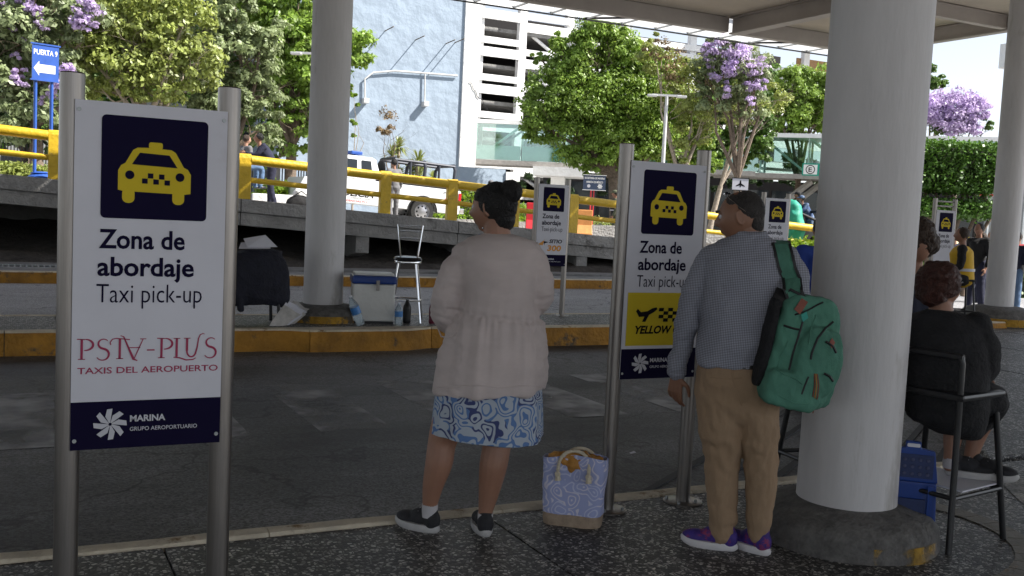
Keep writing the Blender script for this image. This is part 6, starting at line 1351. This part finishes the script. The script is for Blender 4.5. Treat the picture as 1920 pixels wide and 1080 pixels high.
me = lump(b, .012, 2); zb = mat('zebra_cloth', (.5, .5, .5), .9); n, L, b_ = nodes_of(zb); wv = n.new('ShaderNodeTexWave'); wv.inputs['Scale'].default_value = 14; wv.inputs['Distortion'].default_value = 6; wv.inputs['Detail'].default_value = 1; tcx = n.new('ShaderNodeTexCoord'); L.new(tcx.outputs['Object'], wv.inputs['Vector']); rr_ = n.new('ShaderNodeValToRGB'); rr_.color_ramp.interpolation = 'CONSTANT'; rr_.color_ramp.elements[0].color = (.012, .012, .012, 1); rr_.color_ramp.elements[1].position = .55; rr_.color_ramp.elements[1].color = (.42, .42, .42, 1); L.new(wv.outputs[0], rr_.inputs[0]); L.new(rr_.outputs[0], b_.inputs['Base Color'])
link('trousers', me, zb, S2.t)

# ---------------- simple figures farther off
def person(label, loc, H, hd, top, bot, hairm, skinm=S_tan, pose='stand', vx=.016, hat=None, vest=None, group=None, shoes=M_black, arms=None):
    t = thing('person', label, 'person', loc, hd, group); k = H/1.72; V = lambda x, y, z: Vector((x, y, z))*k
    sit = pose == 'sit'; lean = pose == 'lean'; hz = .78 if sit else .92
    hip = V(0, 0, hz); chest = V(0, .04 if not lean else .20, hz+.36-(.02 if lean else 0)); neck = V(0, .03 if not lean else .30, hz+.54-(.05 if lean else 0)); hd_c = neck+V(0, .03, .15)
    b = MB(); hf = headfn(); b.ell(hd_c, (.076, .096, .118), 24, 18, fn=lambda d, p: hf(d, p)*k); b.cap(neck-V(0, 0, .03), hd_c-V(0, .01, .06), .055*k, .052*k)
    b.cap(hip, chest, .12*k, .13*k)
    sh = [chest+V(sx*.17, 0, .12) for sx in (-1, 1)]
    if arms: el = [V(*a[0]) for a in arms]; wr = [V(*a[1]) for a in arms]
    elif lean: el = [sh[0]+V(-.05, .16, -.2), sh[1]+V(.05, .16, -.2)]; wr = [el[0]+V(.05, .25, .02), el[1]+V(-.05, .25, .02)]
    elif sit: el = [sh[i]+V(sx*.06, .02, -.27) for i, sx in enumerate((-1, 1))]; wr = [el[i]+V(-sx*.08, .22, -.02) for i, sx in enumerate((-1, 1))]
    else: el = [sh[i]+V(sx*.07, -.02, -.28) for i, sx in enumerate((-1, 1))]; wr = [el[i]+V(sx*.0, .10, -.24) for i, sx in enumerate((-1, 1))]
    for i, sx in enumerate((-1, 1)): cap3(b, [sh[i], el[i], wr[i]], [.042*k, .036*k, .026*k], 8); hand(b, wr[i], (wr[i]-el[i]), (sx, 0, .2), side=sx, s=k*.95, curl=.6)
    if sit: kn = [V(sx*.11, .42, hz+.0) for sx in (-1, 1)]; an = [V(sx*.11, .40, hz-.42) for sx in (-1, 1)]
    else: kn = [V(sx*.10, .03, .50) for sx in (-1, 1)]; an = [V(sx*.11, -.02+.06*sx, .09) for sx in (-1, 1)]
    for i, sx in enumerate((-1, 1)): cap3(b, [hip+V(sx*.09, 0, 0), kn[i], an[i]], [.075*k, .05*k, .035*k], 8)
    me = lump(b, vx*.7, 1); link('body', me, skinm, t)
    b = MB(); b.cap(hip+V(0, 0, .04), chest, .15*k, .165*k, 18); b.cap(chest+V(-.12, 0, .10), chest+V(.12, 0, .10), .085*k, .085*k)
    for i in range(2): cap3(b, [sh[i], el[i], el[i].lerp(wr[i], .85)], [.07*k, .056*k, .042*k])
    me = lump(b, vx, 2, lambda p, n: .010*fbm((p.x, p.y, p.z*2), 5)); link('top', me, top, t)
    if vest:
        b = MB(); b.cap(hip+V(0, 0, .05), chest, .175*k, .185*k, 20); b.cap(chest+V(-.10, 0, .09), chest+V(.10, 0, .09), .10*k, .10*k); me = lump(b, vx, 2); vs = link('vest', me, vest, t)
        b = MB(); b.lathe([(.188*k, -.02), (.188*k, .02)], 28, tuple(hip+V(0, .02, .16))); b.build('reflective_band', M_grey, vs, smooth=True)
    b = MB()
    for i, sx in enumerate((-1, 1)): cap3(b, [hip+V(sx*.075, 0, .02), kn[i], an[i]+V(0, 0, -.02)], [.115*k, .080*k, .060*k])
    me = lump(b, vx, 2, lambda p, n: .008*fbm((p.x, p.y, p.z*2), 6)); link('trousers', me, bot, t)
    for i in range(2): b = MB(); q = an[i]; b.ell(q+V(0, .07, -.05), (.048*k, .13*k, .038*k), 14, 8); b.build('shoe', shoes, t, smooth=True)
    b = MB(); b.ell(hd_c+V(0, -.018, .026), (.086*k, .096*k, .102*k), 20, 14); me = lump(b, .012, 1, lambda p, n: .006*fbm(p, 25)); hr = link('hair', me, hairm, t)
    if hat:
        b = MB(); b.ell(hd_c+V(0, 0, .055), (.092*k, .105*k, .075*k), 20, 12); b.ell(hd_c+V(0, .12, .045), (.062*k, .07*k, .012*k), 14, 6); me = lump(b, .010, 1); link('cap', me, hat, t)
    return t
F_navy = fabric('cloth_navy', (.018, .020, .045)); F_blue = fabric('cloth_royal_blue', (.02, .05, .26)); F_jean = fabric('denim', (.10, .17, .30)); F_grey = fabric('cloth_grey', (.16, .16, .17)); F_vest = mat('vest_yellow', (.60, .36, .01), .7, var=.1); F_olive = fabric('cloth_olive', (.10, .11, .07)); F_red = fabric('cloth_red', (.35, .04, .05)); F_wht = fabric('cloth_white', (.6, .6, .6)); F_blk = M_blackcloth
F_camo = mat('cloth_blue_camo', (.05, .09, .20), .9, var=.3, scale=14, col2=(.16, .22, .32), mask=.5)
def tow(px_, k, z=None, off=0): p = at(px_, 400, k); return (p.x, p.y, street_z(p.x)+off if z is None else z)
v = thing('bar_stool', 'black high stool under the person in the yellow vest', 'bar stool', tow(1812, 15, .10), R(-30)); hchair(v, w_=.16, d=.16, zs=.70, back=False)
person('person in a yellow safety vest perched on a high stool near the far column', tow(1815, 15, .06), 1.66, R(40), F_blk, F_blk, H_brown, pose='sit', vest=F_vest)
person('person in dark uniform leaning over the railing at left, facing left', tow(508, 24.6, off=.06), 1.80, R(75), F_navy, F_navy, H_black, S_tan, pose='lean')
person('person in pale jeans seated behind the railing beside the large sign', tow(455, 24.9, off=.18), 1.70, R(-70), F_grey, F_jean, H_brown, S_light, pose='sit')
person('woman with dark hair walking behind the railing beside the truck bed', tow(737, 26.5, off=.02), 1.60, R(10), F_grey, F_grey, H_black, S_tan)
person('person in a cap seen over the railing near the low blue wall', tow(916, 33), 1.66, R(-60), F_olive, F_olive, H_black, S_tan, hat=F_grey)
person('soldier in helmet and dark gear standing beyond the railing beside the navy notice', tow(1155, 33), 1.74, R(60), F_olive, F_olive, H_black, S_tan, hat=F_olive, vest=F_blk)
person('person in a royal blue jacket half hidden behind the thick column', tow(1549, 9.0, -.14), 1.74, R(-20), F_blue, F_navy, H_black, S_tan, vx=.012)
q = tow(1497, 31.2, off=.55); person('person in dark gear sitting in the black pickup at left', q, 1.6, R(60), F_blk, F_blk, H_black, S_brown, pose='stand', hat=F_blk)
q = tow(1519, 31.2, off=.50); person('person in blue camouflage bending in the black pickup at right', q, 1.6, R(70), F_camo, F_camo, H_black, S_brown, pose='lean', hat=F_camo)
cr = [(1842, 19, 1.70, F_blk, F_navy, 'person in black standing left of the far right column'), (1908, 17.5, 1.58, F_navy, F_jean, 'person in navy top and jeans at the right edge beyond the far column'), (1850, 24, 1.66, F_grey, F_navy, 'person in grey farther back in the crowd by the far column'), (1835, 27, 1.72, F_wht, F_jean, 'person in a white top in the crowd behind the yellow vest'), (1795, 25, 1.62, F_navy, F_blk, 'person in dark clothes left behind the yellow vest'), (1915, 26, 1.70, F_red, F_blk, 'person in red at the right edge behind the one in jeans'), (1862, 30, 1.7, F_blue, F_blk, 'person in blue at the back of the crowd'), (1782, 29, 1.7, F_blk, F_grey, 'person in black near the cream taxi')]
for i, (x, k, H, tp_, bt, lb_) in enumerate(cr): person(lb_, tow(x, k, -.14 if k > 22 else .0), H, R(random.uniform(-120, 160)), tp_, bt, random.choice((H_black, H_brown)), S_tan, vx=.02)
